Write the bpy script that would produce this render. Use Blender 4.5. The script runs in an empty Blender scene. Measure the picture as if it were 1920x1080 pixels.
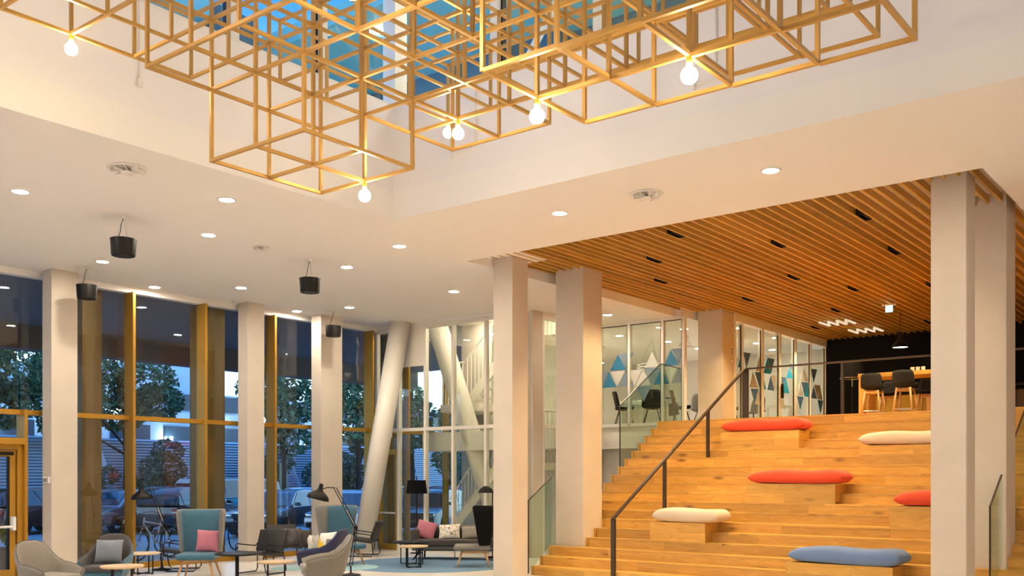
import bpy, bmesh, math, random
from mathutils import Vector, Matrix
random.seed(7)
SC = bpy.context.scene
COL = SC.collection
PI = math.pi
YAW = -math.radians(51.83)          # viewing direction; +X and +Y are the two building axes

# ------------------------------------------------------------------ camera
cd = bpy.data.cameras.new('camera'); cam = bpy.data.objects.new('camera', cd); COL.objects.link(cam)
cam.location = (0, 0, 1.6); cam.rotation_euler = (PI/2, 0, YAW)
cd.sensor_width = 36; cd.lens = 34.35; cd.shift_y = 355/1920; cd.clip_end = 400; cd.clip_start = .05
SC.camera = cam
SC.view_settings.view_transform = 'Standard'; SC.view_settings.look = 'None'
SC.view_settings.gamma = 1; SC.view_settings.use_curve_mapping = False
SC.view_settings.exposure = 2.15
SC.cycles.sample_clamp_indirect = 6
SC.cycles.max_bounces = 10; SC.cycles.diffuse_bounces = 6; SC.cycles.transparent_max_bounces = 24
SC.cycles.caustics_reflective = False; SC.cycles.caustics_refractive = False
P_DOWN, P_BULB, P_SPOT = 102., 66., 58.     # emission of lamp lenses / bulbs, watts of the slot spots
# ------------------------------------------------------------------ sky (dusk)
w = bpy.data.worlds.new('dusk_sky'); SC.world = w; w.use_nodes = True
nt = w.node_tree; nt.nodes.clear()
tc = nt.nodes.new('ShaderNodeTexCoord'); sx = nt.nodes.new('ShaderNodeSeparateXYZ'); rp = nt.nodes.new('ShaderNodeValToRGB')
bg = nt.nodes.new('ShaderNodeBackground'); wo = nt.nodes.new('ShaderNodeOutputWorld')
nt.links.new(tc.outputs['Generated'], sx.inputs[0]); nt.links.new(sx.outputs['Z'], rp.inputs[0])
nt.links.new(rp.outputs[0], bg.inputs[0]); nt.links.new(bg.outputs[0], wo.inputs[0])
cr = rp.color_ramp
cr.elements[0].position = 0.0; cr.elements[0].color = (.20, .30, .39, 1)
cr.elements[1].position = 1.0; cr.elements[1].color = (.022, .08, .22, 1)
for p_, c_ in ((.20, (.18, .29, .40, 1)), (.31, (.07, .16, .31, 1)), (.42, (.010, .055, .17, 1))):
    e = cr.elements.new(p_); e.color = c_
bg.inputs[1].default_value = 2.0

# ------------------------------------------------------------------ materials
def NT(name):
    m = bpy.data.materials.new(name); m.use_nodes = True
    return m, m.node_tree, m.node_tree.nodes['Principled BSDF']
def mat(name, col, rough=.6, metal=0., noise=0., scale=8., bump=0., bscale=60., stretch=None, sheen=0., spec=.5, coat=0.):
    m, t, b = NT(name)
    b.inputs['Base Color'].default_value = (*col, 1); b.inputs['Roughness'].default_value = rough
    b.inputs['Metallic'].default_value = metal; b.inputs['Specular IOR Level'].default_value = spec
    b.inputs['Sheen Weight'].default_value = sheen; b.inputs['Coat Weight'].default_value = coat
    co = t.nodes.new('ShaderNodeTexCoord'); src = co.outputs['Object']
    if stretch:
        mp = t.nodes.new('ShaderNodeMapping'); mp.inputs['Scale'].default_value = stretch
        t.links.new(src, mp.inputs[0]); src = mp.outputs[0]
    if noise:
        n = t.nodes.new('ShaderNodeTexNoise'); n.inputs['Scale'].default_value = scale; n.inputs['Detail'].default_value = 5
        t.links.new(src, n.inputs['Vector'])
        mx = t.nodes.new('ShaderNodeMix'); mx.data_type = 'RGBA'
        mx.inputs[6].default_value = (*[c*(1-noise) for c in col], 1); mx.inputs[7].default_value = (*[min(1, c*(1+noise)) for c in col], 1)
        t.links.new(n.outputs['Fac'], mx.inputs[0]); t.links.new(mx.outputs[2], b.inputs['Base Color'])
    if bump:
        n2 = t.nodes.new('ShaderNodeTexNoise'); n2.inputs['Scale'].default_value = bscale; n2.inputs['Detail'].default_value = 3
        t.links.new(src, n2.inputs['Vector'])
        bp = t.nodes.new('ShaderNodeBump'); bp.inputs['Strength'].default_value = bump; bp.inputs['Distance'].default_value = .01
        t.links.new(n2.outputs['Fac'], bp.inputs['Height']); t.links.new(bp.outputs[0], b.inputs['Normal'])
    return m
def oak(name, light, dark, knots=True, axis='Y'):
    m, t, b = NT(name); b.inputs['Roughness'].default_value = .45
    co = t.nodes.new('ShaderNodeTexCoord'); oi = t.nodes.new('ShaderNodeObjectInfo')
    ad = t.nodes.new('ShaderNodeVectorMath'); ad.operation = 'ADD'
    sc = t.nodes.new('ShaderNodeVectorMath'); sc.operation = 'SCALE'
    cb = t.nodes.new('ShaderNodeCombineXYZ')
    for i in range(3): t.links.new(oi.outputs['Random'], cb.inputs[i])
    t.links.new(cb.outputs[0], sc.inputs[0]); sc.inputs['Scale'].default_value = 37
    t.links.new(co.outputs['Object'], ad.inputs[0]); t.links.new(sc.outputs[0], ad.inputs[1])
    mp = t.nodes.new('ShaderNodeMapping')
    s = {'X': (1.1, 9, 9), 'Y': (9, 1.1, 9), 'Z': (9, 9, 1.1)}[axis]
    mp.inputs['Scale'].default_value = s; t.links.new(ad.outputs[0], mp.inputs[0])
    n = t.nodes.new('ShaderNodeTexNoise'); n.inputs['Scale'].default_value = 2.2; n.inputs['Detail'].default_value = 7; n.inputs['Distortion'].default_value = 1.2
    t.links.new(mp.outputs[0], n.inputs['Vector'])
    r = t.nodes.new('ShaderNodeValToRGB'); r.color_ramp.elements[0].position = .32; r.color_ramp.elements[1].position = .68
    r.color_ramp.elements[0].color = (*dark, 1); r.color_ramp.elements[1].color = (*light, 1)
    t.links.new(n.outputs['Fac'], r.inputs[0])
    hs = t.nodes.new('ShaderNodeHueSaturation'); t.links.new(r.outputs[0], hs.inputs['Color'])
    mr = t.nodes.new('ShaderNodeMapRange'); mr.inputs[3].default_value = .76; mr.inputs[4].default_value = 1.12
    t.links.new(oi.outputs['Random'], mr.inputs[0]); t.links.new(mr.outputs[0], hs.inputs['Value'])
    out = hs.outputs[0]
    if knots:
        mp2 = t.nodes.new('ShaderNodeMapping'); k = {'X': (1.6, 5, 5), 'Y': (5, 1.6, 5), 'Z': (5, 5, 1.6)}[axis]
        mp2.inputs['Scale'].default_value = k; t.links.new(ad.outputs[0], mp2.inputs[0])
        v = t.nodes.new('ShaderNodeTexVoronoi'); v.inputs['Scale'].default_value = .9; t.links.new(mp2.outputs[0], v.inputs['Vector'])
        kr = t.nodes.new('ShaderNodeMapRange'); kr.inputs[1].default_value = .04; kr.inputs[2].default_value = .20
        t.links.new(v.outputs['Distance'], kr.inputs[0])
        mx = t.nodes.new('ShaderNodeMix'); mx.data_type = 'RGBA'; mx.inputs[6].default_value = (dark[0]*.35, dark[1]*.3, dark[2]*.3, 1)
        t.links.new(kr.outputs[0], mx.inputs[0]); t.links.new(out, mx.inputs[7]); out = mx.outputs[2]
    t.links.new(out, b.inputs['Base Color'])
    return m
def glassmat(name, tint, ior=1.45, rough=0.0):
    m = bpy.data.materials.new(name); m.use_nodes = True; t = m.node_tree; t.nodes.clear()
    o = t.nodes.new('ShaderNodeOutputMaterial'); mx = t.nodes.new('ShaderNodeMixShader')
    tr = t.nodes.new('ShaderNodeBsdfTransparent'); gl = t.nodes.new('ShaderNodeBsdfGlossy'); fr = t.nodes.new('ShaderNodeFresnel')
    tr.inputs[0].default_value = (*tint, 1); gl.inputs['Roughness'].default_value = rough; gl.inputs[0].default_value = (1, 1, 1, 1); fr.inputs[0].default_value = ior
    ge = t.nodes.new('ShaderNodeNewGeometry'); mr = t.nodes.new('ShaderNodeMapRange')     # same index seen from either face
    mr.inputs[3].default_value = ior; mr.inputs[4].default_value = 1/ior
    t.links.new(ge.outputs['Backfacing'], mr.inputs[0]); t.links.new(mr.outputs[0], fr.inputs[0])
    t.links.new(fr.outputs[0], mx.inputs[0]); t.links.new(tr.outputs[0], mx.inputs[1]); t.links.new(gl.outputs[0], mx.inputs[2]); t.links.new(mx.outputs[0], o.inputs[0])
    return m
def emit(name, col, s):
    m = bpy.data.materials.new(name); m.use_nodes = True; t = m.node_tree; t.nodes.clear()
    o = t.nodes.new('ShaderNodeOutputMaterial'); em = t.nodes.new('ShaderNodeEmission')
    em.inputs[0].default_value = (*col, 1); em.inputs[1].default_value = s; t.links.new(em.outputs[0], o.inputs[0])
    return m
M = {}
M['white'] = mat('white_plaster', (.86, .83, .80), .85, bump=.03, bscale=150)
M['shaft'] = mat('white_shaft_paint', (.84, .81, .81), .85, bump=.03, bscale=150)
M['concrete'] = mat('pale_concrete', (.61, .54, .46), .7, noise=.09, scale=2.2, bump=.12, bscale=45)
M['floor'] = mat('polished_screed', (.72, .67, .62), .32, noise=.05, scale=1.3)
M['grey_wall'] = mat('grey_wall_paint', (.62, .60, .56), .8)
M['navy'] = mat('navy_wall_paint', (.003, .0035, .006), .8, spec=.2)
M['dark_void'] = mat('dark_backing', (.20, .105, .035), .8)
M['oak'] = oak('oak_boards', (.66, .375, .078), (.52, .275, .045))
M['oakx'] = oak('oak_end_panels', (.66, .375, .078), (.52, .275, .045), axis='X')
M['slat'] = oak('pine_slats', (.62, .36, .07), (.52, .285, .045), knots=False, axis='X')
M['brass'] = mat('brushed_brass_bar', (.52, .30, .075), .42, metal=.35, noise=.12, scale=6)
M['gold'] = mat('gold_anodised_profile', (.50, .27, .035), .38, metal=.55, noise=.05, scale=3)
M['gold_dark'] = mat('bronze_panel', (.20, .12, .03), .45, metal=.4, noise=.1, scale=1.5)
M['frame_white'] = mat('white_powder_coat', (.80, .76, .69), .45)
M['glass'] = glassmat('clear_window_glass', (.95, .975, .98), 1.45)
M['glass_green'] = glassmat('balustrade_glass', (.80, .90, .84), 1.5)
M['glass_part'] = glassmat('partition_glass', (.93, .95, .90), 1.45)
M['steel_dark'] = mat('dark_bronze_steel', (.075, .055, .042), .4, metal=.7)
M['steel'] = mat('satin_steel', (.55, .52, .48), .3, metal=.9)
M['black'] = mat('matt_black_metal', (.006, .0055, .0055), .5, spec=.3)
M['black_gloss'] = mat('black_lacquer', (.006, .005, .004), .45, spec=.22)
M['black_fab'] = mat('black_weave', (.004, .004, .005), .95, bump=.25, bscale=250, spec=.2)
M['leather'] = mat('dark_leather', (.018, .016, .016), .5, bump=.1, bscale=150)
M['grey_fab'] = mat('warm_grey_wool', (.20, .185, .165), .9, noise=.08, scale=60, bump=.2, bscale=220, sheen=.2)
M['grey_fab_light'] = mat('light_grey_wool', (.31, .285, .25), .9, noise=.06, scale=60, bump=.2, bscale=220)
M['dgrey_fab'] = mat('charcoal_wool', (.085, .080, .080), .9, bump=.2, bscale=220, sheen=.1)
M['stool_fab'] = mat('anthracite_felt', (.022, .022, .026), .9, spec=.2)
M['sofa_fab'] = mat('brown_grey_wool', (.062, .052, .048), .9, bump=.2, bscale=220, sheen=.1)
M['teal_fab'] = mat('petrol_blue_wool', (.050, .150, .225), .85, noise=.05, scale=60, bump=.15, bscale=220, sheen=.2)
M['navy_fab'] = mat('navy_wool', (.022, .026, .080), .9, bump=.2, bscale=220, sheen=.1)
M['pink_fab'] = mat('dusty_pink_cotton', (.47, .165, .225), .9, bump=.2, bscale=120, sheen=.2)
M['bluegrey_fab'] = mat('blue_grey_velvet', (.20, .23, .28), .85, noise=.15, scale=9, bump=.2, bscale=60, sheen=.4)
M['red_fab'] = mat('red_canvas', (.66, .062, .022), .85, bump=.2, bscale=40, sheen=.1)
M['cream_fab'] = mat('cream_canvas', (.60, .51, .40), .85, bump=.2, bscale=40)
M['blue_fab'] = mat('blue_canvas', (.13, .21, .42), .85, bump=.2, bscale=40)
M['pad_blue'] = mat('slate_blue_canvas', (.07, .09, .17), .85)
M['yellow_fab'] = mat('yellow_cotton', (.85, .52, .02), .9)
M['white_fab'] = mat('white_cotton', (.80, .76, .70), .9)
M['beech'] = oak('beech_wood', (.62, .37, .17), (.50, .28, .12), knots=False, axis='Z')
M['birch'] = oak('birch_top', (.78, .58, .34), (.68, .48, .26), knots=False, axis='X')
M['rug'] = mat('blue_carpet', (.13, .235, .37), .95, noise=.06, scale=120, bump=.2, bscale=300)
M['rug_light'] = mat('pale_aqua_carpet', (.30, .48, .53), .95, noise=.05, scale=120, bump=.2, bscale=300)
M['lens'] = emit('downlight_lens', (1, .875, .71), P_DOWN)
M['bulb'] = emit('opal_bulb', (1, .80, .52), P_BULB)
M['strip'] = emit('light_strip', (1, .78, .52), .2)
M['exit'] = emit('exit_sign_face', (.25, .95, .70), .3)
M['lens_dim'] = emit('meeting_lens', (1, .88, .68), 38)
M['tiny'] = emit('street_lamp_glow', (.95, .98, .90), 30)
M['pale'] = mat('pale_plastic', (.80, .77, .73), .5)
M['asphalt'] = mat('street_paving', (.42, .50, .56), .6, noise=.15, scale=3)
M['louvre'] = mat('galvanised_louvre', (.70, .80, .92), .5)
M['louvre_back'] = mat('louvre_backing', (.14, .20, .28), .8)
M['bld'] = mat('blue_grey_render', (.50, .66, .76), .8, noise=.1, scale=.8)
M['bld_dark'] = mat('dark_office_glass', (.02, .05, .09), .2)
M['soffit'] = mat('canopy_soffit', (.17, .165, .17), .7)
M['soffit_edge'] = mat('canopy_fascia', (.15, .115, .085), .7)
M['leaf'] = mat('oak_leaves', (.075, .17, .075), .6, noise=.6, scale=.9)
M['leaf2'] = mat('shrub_leaves', (.06, .13, .08), .6, noise=.6, scale=.9)
M['leaf3'] = mat('indoor_leaves', (.09, .20, .04), .5, noise=.5, scale=5)
M['bark'] = mat('dark_bark', (.03, .025, .02), .9)
M['rubber'] = mat('rubber', (.012, .012, .013), .8)
M['chrome'] = mat('chrome', (.6, .6, .62), .15, metal=1)
M['car_glass'] = mat('car_glass', (.03, .06, .09), .06, coat=.5)
M['teal_paint'] = mat('teal_office_ceiling', (.16, .46, .46), .6)
M['office_dark'] = mat('dark_office_wall', (.03, .075, .085), .5)
M['plate_dark'] = mat('printed_ink', (.05, .045, .04), .6)
M['st_b'] = mat('blue_film', (.03, .20, .36), .5); M['st_g'] = mat('grey_blue_film', (.20, .26, .31), .5)
M['st_n'] = mat('deep_blue_film', (.07, .16, .34), .5); M['st_w'] = mat('frosted_film', (.62, .60, .53), .6); M['st_l'] = mat('grey_film', (.42, .42, .42), .6)
M['st_p'] = mat('petrol_film', (.02, .30, .60), .5)
M['mustard'] = mat('mustard_panel', (.42, .28, .03), .6); M['sand'] = mat('sand_panel', (.75, .50, .24), .6); M['taupe'] = mat('taupe_panel', (.13, .10, .07), .6)
def paint(col): return mat('car_paint', col, .3, metal=.4, coat=1)

# ------------------------------------------------------------------ mesh helpers
class MB:
    def __init__(s): s.b = bmesh.new()
    def box(s, x0, x1, y0, y1, z0, z1):
        v = [s.b.verts.new(p) for p in ((x0,y0,z0),(x1,y0,z0),(x1,y1,z0),(x0,y1,z0),(x0,y0,z1),(x1,y0,z1),(x1,y1,z1),(x0,y1,z1))]
        for f in ((0,3,2,1),(4,5,6,7),(0,1,5,4),(1,2,6,5),(2,3,7,6),(3,0,4,7)): s.b.faces.new([v[i] for i in f])
        return s
    def rbox(s, x0, x1, y0, y1, z0, z1, r=.02, seg=2, mtx=None):
        t = bmesh.new(); bmesh.ops.create_cube(t, size=1)
        for v in t.verts: v.co = Vector(((x0+x1)/2+v.co.x*(x1-x0), (y0+y1)/2+v.co.y*(y1-y0), (z0+z1)/2+v.co.z*(z1-z0)))
        bmesh.ops.bevel(t, geom=t.edges[:], offset=r, segments=seg, profile=.5, affect='EDGES')
        return s.merge(t, mtx)
    def merge(s, t, mtx=None):
        mp = {}
        for v in t.verts: mp[v] = s.b.verts.new(mtx @ v.co if mtx else v.co)
        for f in t.faces:
            try: s.b.faces.new([mp[v] for v in f.verts])
            except ValueError: pass
        t.free(); return s
    def xf(s, mtx):
        for v in s.b.verts: v.co = mtx @ v.co
        return s
    def tube(s, pts, r, n=8, r2=None, close=False):
        pts = [Vector(p) for p in pts]; rings = []; N = len(pts)
        up = None
        for i, p in enumerate(pts):
            if close: d = pts[(i+1) % N]-pts[i-1]
            else: d = (pts[min(i+1, N-1)]-pts[max(i-1, 0)])
            d.normalize()
            if up is None:
                a = Vector((0,0,1)) if abs(d.z) < .9 else Vector((1,0,0)); up = (a-d*a.dot(d)).normalized()
            else: up = (up-d*up.dot(d)).normalized()
            sd = d.cross(up); rr = r if r2 is None else r+(r2-r)*i/max(1, N-1)
            rings.append([s.b.verts.new(p+(up*math.cos(2*PI*k/n)+sd*math.sin(2*PI*k/n))*rr) for k in range(n)])
        for i in range(N if close else N-1):
            a, b = rings[i], rings[(i+1) % N]
            for k in range(n): s.b.faces.new((a[k], a[(k+1) % n], b[(k+1) % n], b[k]))
        if not close:
            s.b.faces.new(rings[0][::-1]); s.b.faces.new(rings[-1])
        return s
    def lathe(s, prof, n=24, cx=0, cy=0, mtx=None):
        t = bmesh.new(); rings = []
        for r, z in prof:
            if r < 1e-5: rings.append([t.verts.new((cx, cy, z))])
            else: rings.append([t.verts.new((cx+r*math.cos(2*PI*k/n), cy+r*math.sin(2*PI*k/n), z)) for k in range(n)])
        for a, b in zip(rings, rings[1:]):
            for k in range(n):
                k2 = (k+1) % n
                if len(a) == 1 and len(b) == 1: continue
                if len(a) == 1: t.faces.new((a[0], b[k2], b[k]))
                elif len(b) == 1: t.faces.new((a[k], a[k2], b[0]))
                else: t.faces.new((a[k], a[k2], b[k2], b[k]))
        return s.merge(t, mtx)
    def prism(s, poly, axis, a, b):
        def P(p, q): return {'x': (q, p[0], p[1]), 'y': (p[0], q, p[1]), 'z': (p[0], p[1], q)}[axis]
        A = [s.b.verts.new(P(p, a)) for p in poly]; B = [s.b.verts.new(P(p, b)) for p in poly]; n = len(poly)
        s.b.faces.new(A[::-1]); s.b.faces.new(B)
        for i in range(n): s.b.faces.new((A[i], A[(i+1) % n], B[(i+1) % n], B[i]))
        return s
    def rings(s, rs, closed=True, cap=True):
        R = [[s.b.verts.new(p) for p in r] for r in rs]; n = len(R[0])
        for a, b in zip(R, R[1:]):
            for k in range(n if closed else n-1): s.b.faces.new((a[k], a[(k+1) % n], b[(k+1) % n], b[k]))
        if cap and closed: s.b.faces.new(R[0][::-1]); s.b.faces.new(R[-1])
        return s
    def done(s, name):
        bmesh.ops.recalc_face_normals(s.b, faces=s.b.faces[:])
        me = bpy.data.meshes.new(name); s.b.to_mesh(me); s.b.free(); return me
def obj(name, mb, m, parent=None, smooth=False, loc=None, sub=0):
    me = mb.done(name) if isinstance(mb, MB) else mb
    o = bpy.data.objects.new(name, me); COL.objects.link(o)
    if m and not me.materials: me.materials.append(M[m] if isinstance(m, str) else m)
    if smooth:
        for p in me.polygons: p.use_smooth = True
        if smooth == 'a': me.set_sharp_from_angle(angle=math.radians(40))
    if parent: o.parent = parent
    if loc: o.location = loc
    if sub:
        sb = o.modifiers.new('sub', 'SUBSURF'); sb.levels = sub; sb.render_levels = sub
    return o
def tag(o, label, cat, group=None, kind=None):
    o['label'] = label; o['category'] = cat
    if group: o['group'] = group
    if kind: o['kind'] = kind
    return o
def thing(name, label, cat, loc=(0,0,0), rz=0, group=None, kind=None):
    o = bpy.data.objects.new(name, None); COL.objects.link(o); o.empty_display_size = .1
    o.location = loc; o.rotation_euler = (0, 0, rz)
    return tag(o, label, cat, group, kind)
def struct(name, mb, m, label, cat='wall'):
    return tag(obj(name, mb, m), label, cat, kind='structure')
def box(*a): return MB().box(*a)
def kids(o): return [c for c in KIDS.get(o.name, [])]
KIDS = {}
def copy_tree(o, loc, rz, label, group=None):
    r = o.copy(); COL.objects.link(r); r.location = loc; r.rotation_euler = (0, 0, rz); r['label'] = label
    if group: r['group'] = group
    for c in o.children:
        d = c.copy(); COL.objects.link(d); d.parent = r
        for g in c.children:
            h = g.copy(); COL.objects.link(h); h.parent = d
    return r
def FA(deg): return YAW+math.radians(deg)      # 0 = front towards the entrance side (viewer), +90 = front to the viewer's right

# ================================================================== SETTING
ZC = 4.93
struct('floor', box(-6, 26, -6, 15.98, -.3, 0), 'floor', 'pale grey polished floor of the lobby', 'floor')
struct('ground', box(-30, 90, 15.98, 80, -.4, -.03), 'asphalt', 'blue-grey paved street beyond the windows', 'ground')
c = MB()
c.box(-6, 9, 9.04, 15.98, ZC, 5.3); c.box(9, 11.4, -6, 15.98, ZC, 5.3); c.box(-6, 9, -6, -1.5, ZC, 5.3); c.box(-6, -1.5, -1.5, 9.04, ZC, 5.3)
c.box(11.4, 15.3, 9.85, 15.98, ZC, 5.3); c.box(15.3, 18, 9.85, 11.7, ZC, 5.3); c.box(11.4, 26, -6, 2.52, ZC, 5.3); c.box(18, 26, 9.72, 11.7, ZC, 5.3); c.box(18.8, 26, 9.12, 9.72, ZC, 5.3); c.box(18.5, 26, 11.7, 15.98, ZC, 5.3)
struct('ceiling', c, 'white', 'white plaster ceiling around the light shaft', 'ceiling')
struct('ceiling_recess', box(11.4, 26, 2.5, 9.86, 5.18, 5.4), 'white', 'white backing above the timber ceiling slats', 'ceiling')
struct('ceiling_recess_edge', box(11.4, 12.6, 9.2, 9.85, 5.065, 5.3), 'white', 'white recess soffit at the head of the front pillar', 'ceiling')
struct('wall_back', box(-6.2, -6, -6, 16, -.3, 5.3), 'white', 'plain white wall behind the seating hall', 'wall')
struct('wall_right', box(-6, 26, -6.2, -6, -.3, 5.3), 'white', 'plain white side wall of the hall', 'wall')
# light shaft
struct('wall_shaft_left', box(-1.5, 9.3, 9.04, 9.34, 5.3, 6.4), 'shaft', 'left white wall of the light shaft above the ceiling', 'wall')
struct('wall_shaft_right', box(9, 9.3, -1.5, 9.04, 5.3, 6.4), 'shaft', 'right white wall of the light shaft above the ceiling', 'wall')
struct('wall_shaft_back', MB().box(-1.8, -1.5, -1.8, 9.34, 5.3, 9).box(-1.5, 9.3, -1.8, -1.5, 5.3, 9), 'shaft', 'white shaft wall on the near sides', 'wall')
struct('roof_shaft', box(-1.8, 9.34, -1.8, 9.34, 9.0, 9.3), 'shaft', 'white roof over the light shaft', 'ceiling')
def bars(name, specs, m, parent): 
    for s in specs: obj(name, box(*s), m, parent)
wl = thing('window_shaft_left', 'clerestory glazing with white mullions over the left shaft wall', 'window', (0,0,0), kind='structure')
obj('sill', box(-1.5, 9.0, 9.06, 9.3, 6.4, 6.44), 'frame_white', wl)
xs = [-1.5, .2, 1.5, 2.8, 4.06, 5.34, 6.62, 7.90, 8.98]
for a, b in zip(xs, xs[1:]): obj('pane', box(a+.05, b-.05, 9.19, 9.2, 6.46, 9.0), 'glass', wl)
for a in xs[1:-1]:
    obj('mullion', box(a-.05, a+.05, 9.10, 9.28, 6.44, 9.0), 'frame_white', wl); obj('gasket', box(a-.075, a-.05, 9.16, 9.24, 6.44, 9.0), 'black', wl)
wr = thing('window_shaft_right', 'clerestory glazing with white mullions over the right shaft wall', 'window', kind='structure')
obj('sill', box(9.02, 9.28, -1.5, 9.0, 6.4, 6.44), 'frame_white', wr)
ys = [-1.5, 0, 1.5, 2.97, 4.45, 5.95, 7.43, 8.98]
for a, b in zip(ys, ys[1:]): obj('pane', box(9.19, 9.2, a+.05, b-.05, 6.46, 9.0), 'glass', wr)
for a in ys[1:-1]:
    obj('mullion', box(9.10, 9.28, a-.06, a+.06, 6.44, 9.0), 'frame_white', wr); obj('gasket', box(9.16, 9.24, a-.085, a-.06, 6.44, 9.0), 'black', wr)
struct('trim_shaft_corner', box(9.0, 9.22, 9.0, 9.22, 6.4, 9.0), 'frame_white', 'white corner post of the shaft glazing', 'post')
# storey beyond the shaft
of = thing('office_storey', 'teal lit office storey seen through the shaft glazing', 'storey', kind='structure')
obj('storey_ceiling', box(9.4, 22, -2, 9.2, 8.9, 9.2), 'teal_paint', of); obj('storey_ceiling', box(10.6, 13.0, 9.2, 30, 8.9, 9.2), 'teal_paint', of)
obj('storey_ceiling', box(8.3, 9.3, 13.4, 15.0, 8.9, 9.2), 'teal_paint', of)
obj('storey_fascia', box(13.0, 13.3, 9.2, 30, 8.5, 9.2), 'office_dark', of); obj('storey_fascia', box(9.3, 10.2, 13.4, 15.0, 8.7, 9.2), 'office_dark', of)
obj('storey_floor', box(9.35, 22, -2, 14, 6.1, 6.3), 'grey_wall', of)
obj('storey_wall', box(13.2, 13.5, -2, 9.2, 6.3, 8.9), 'office_dark', of)
obj('lower_roof', box(-6, 9.3, 9.4, 30, 5.5, 5.7), 'grey_wall', of)
obj('brace', MB().tube([(10.4, 8.6, 6.3), (10.4, 6.6, 8.9)], .07, 4), 'frame_white', of)
obj('brace', MB().tube([(10.4, 4.6, 6.3), (10.4, 6.6, 8.9)], .07, 4), 'frame_white', of)
for x, y in ((10.6, 7.9), (10.7, 6.1), (10.6, 4.3), (11.9, 8.2), (11.9, 6.4), (10.6, 2.5), (11.8, 4.2), (11.2, 11.6), (11.3, 14.2)):
    obj('ceiling_lamp', MB().lathe([(0, 8.88), (.09, 8.88), (.09, 8.9)], 14, x, y), 'lens', of)
# facade windows
FB = 15.9
fx = [-1.5, 0.0, 1.5, 3.0, 4.6, 6.05, 7.445, 7.95, 9.31, 10.76, 12.36, 13.75, 15.02]
struct('trim_facade_head', box(-6, 15.3, 15.82, 15.98, 4.83, ZC), 'white', 'white strip above the facade glass', 'trim')
lab = ['behind the seating hall', 'far along the entrance side', 'left of the entrance', 'near the entrance', 'beside the entrance', 'over the golden entrance door',
       'between the door post and the first pillar', 'right of the first pillar', 'behind the high blue chair', 'left of the second pillar', 'right of the second pillar', 'right of the third pillar']
for i, (a, b) in enumerate(zip(fx, fx[1:])):
    wn = thing('window_%d' % (i+1), 'tall window with golden frame ' + lab[i], 'window', kind='structure')
    door = i == 5
    if not door: obj('pane', box(a+.03, b-.03, 15.905, 15.92, .1, 2.60), 'glass', wn)
    else: obj('pane', box(a+.03, b-.03, 15.905, 15.92, 2.2, 2.60), 'glass', wn)
    obj('pane', box(a+.03, b-.03, 15.905, 15.92, 2.68, 4.83), 'glass', wn)
    obj('transom', box(a+.025, b-.025, 15.80, 15.96, 2.60, 2.68), 'gold', wn)
    if not door: obj('bottom_rail', box(a+.025, b-.025, 15.80, 15.96, 0, .10), 'gold', wn)
    obj('mullion', box(b-.025, b+.025, 15.68, 15.96, 0 , 4.83 if i != 5 else 2.68), 'gold', wn)
# entrance door
d1 = thing('door_1', 'golden framed glass entrance door with white push bar', 'door', kind='structure')
obj('door_canopy', box(6.0, 7.41, 15.60, 15.95, 2.12, 2.22), 'gold', d1)
obj('frame_jamb', box(7.335, 7.42, 15.74, 15.94, 0, 2.12), 'gold', d1)
obj('frame_head', box(6.08, 7.335, 15.74, 15.94, 2.04, 2.12), 'gold', d1)
obj('leaf_stile', box(7.235, 7.325, 15.78, 15.90, .02, 2.03), 'gold', d1); obj('leaf_stile', box(6.1, 6.22, 15.78, 15.90, .02, 2.03), 'gold', d1)
obj('leaf_rail', box(6.22, 7.235, 15.78, 15.90, .02, .14), 'gold', d1); obj('leaf_rail', box(6.22, 7.235, 15.78, 15.90, 1.93, 2.03), 'gold', d1)
obj('gasket', box(7.215, 7.235, 15.80, 15.86, .14, 1.93), 'black', d1)
obj('pane', box(6.22, 7.215, 15.83, 15.85, .14, 1.93), 'glass', d1)
pb = obj('push_bar', MB().tube([(6.2, 15.70, .82), (7.26, 15.70, .82)], .02), 'pale', d1)
obj('bar_bracket', MB().rbox(7.24, 7.29, 15.67, 15.80, .76, .98, .015), 'pale', pb)
obj('door_closer', MB().rbox(6.75, 7.27, 15.71, 15.79, 1.95, 2.0, .01), 'black', d1)
# canopy outside
struct('canopy_outside', MB().box(-12, 22, 15.98, 21.3, 4.85, 5.4), 'soffit', 'dark canopy soffit outside above the windows', 'canopy')
struct('canopy_fascia_outside', MB().box(-12, 22, 21.0, 21.5, 4.35, 4.85), 'soffit_edge', 'brown edge beam of the outside canopy', 'beam')
for i, (a, b) in enumerate(((8.62, 8.97), (11.12, 11.5), (15.9, 16.3))):
    struct('outside_pilaster', box(a, b, 16.15, 16.75, 0, 4.85), 'gold_dark', ['bronze pilaster outside right of the first pillar', 'bronze pilaster outside left of the second pillar', 'bronze pilaster outside the stairwell glass'][i], 'pilaster')
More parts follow.
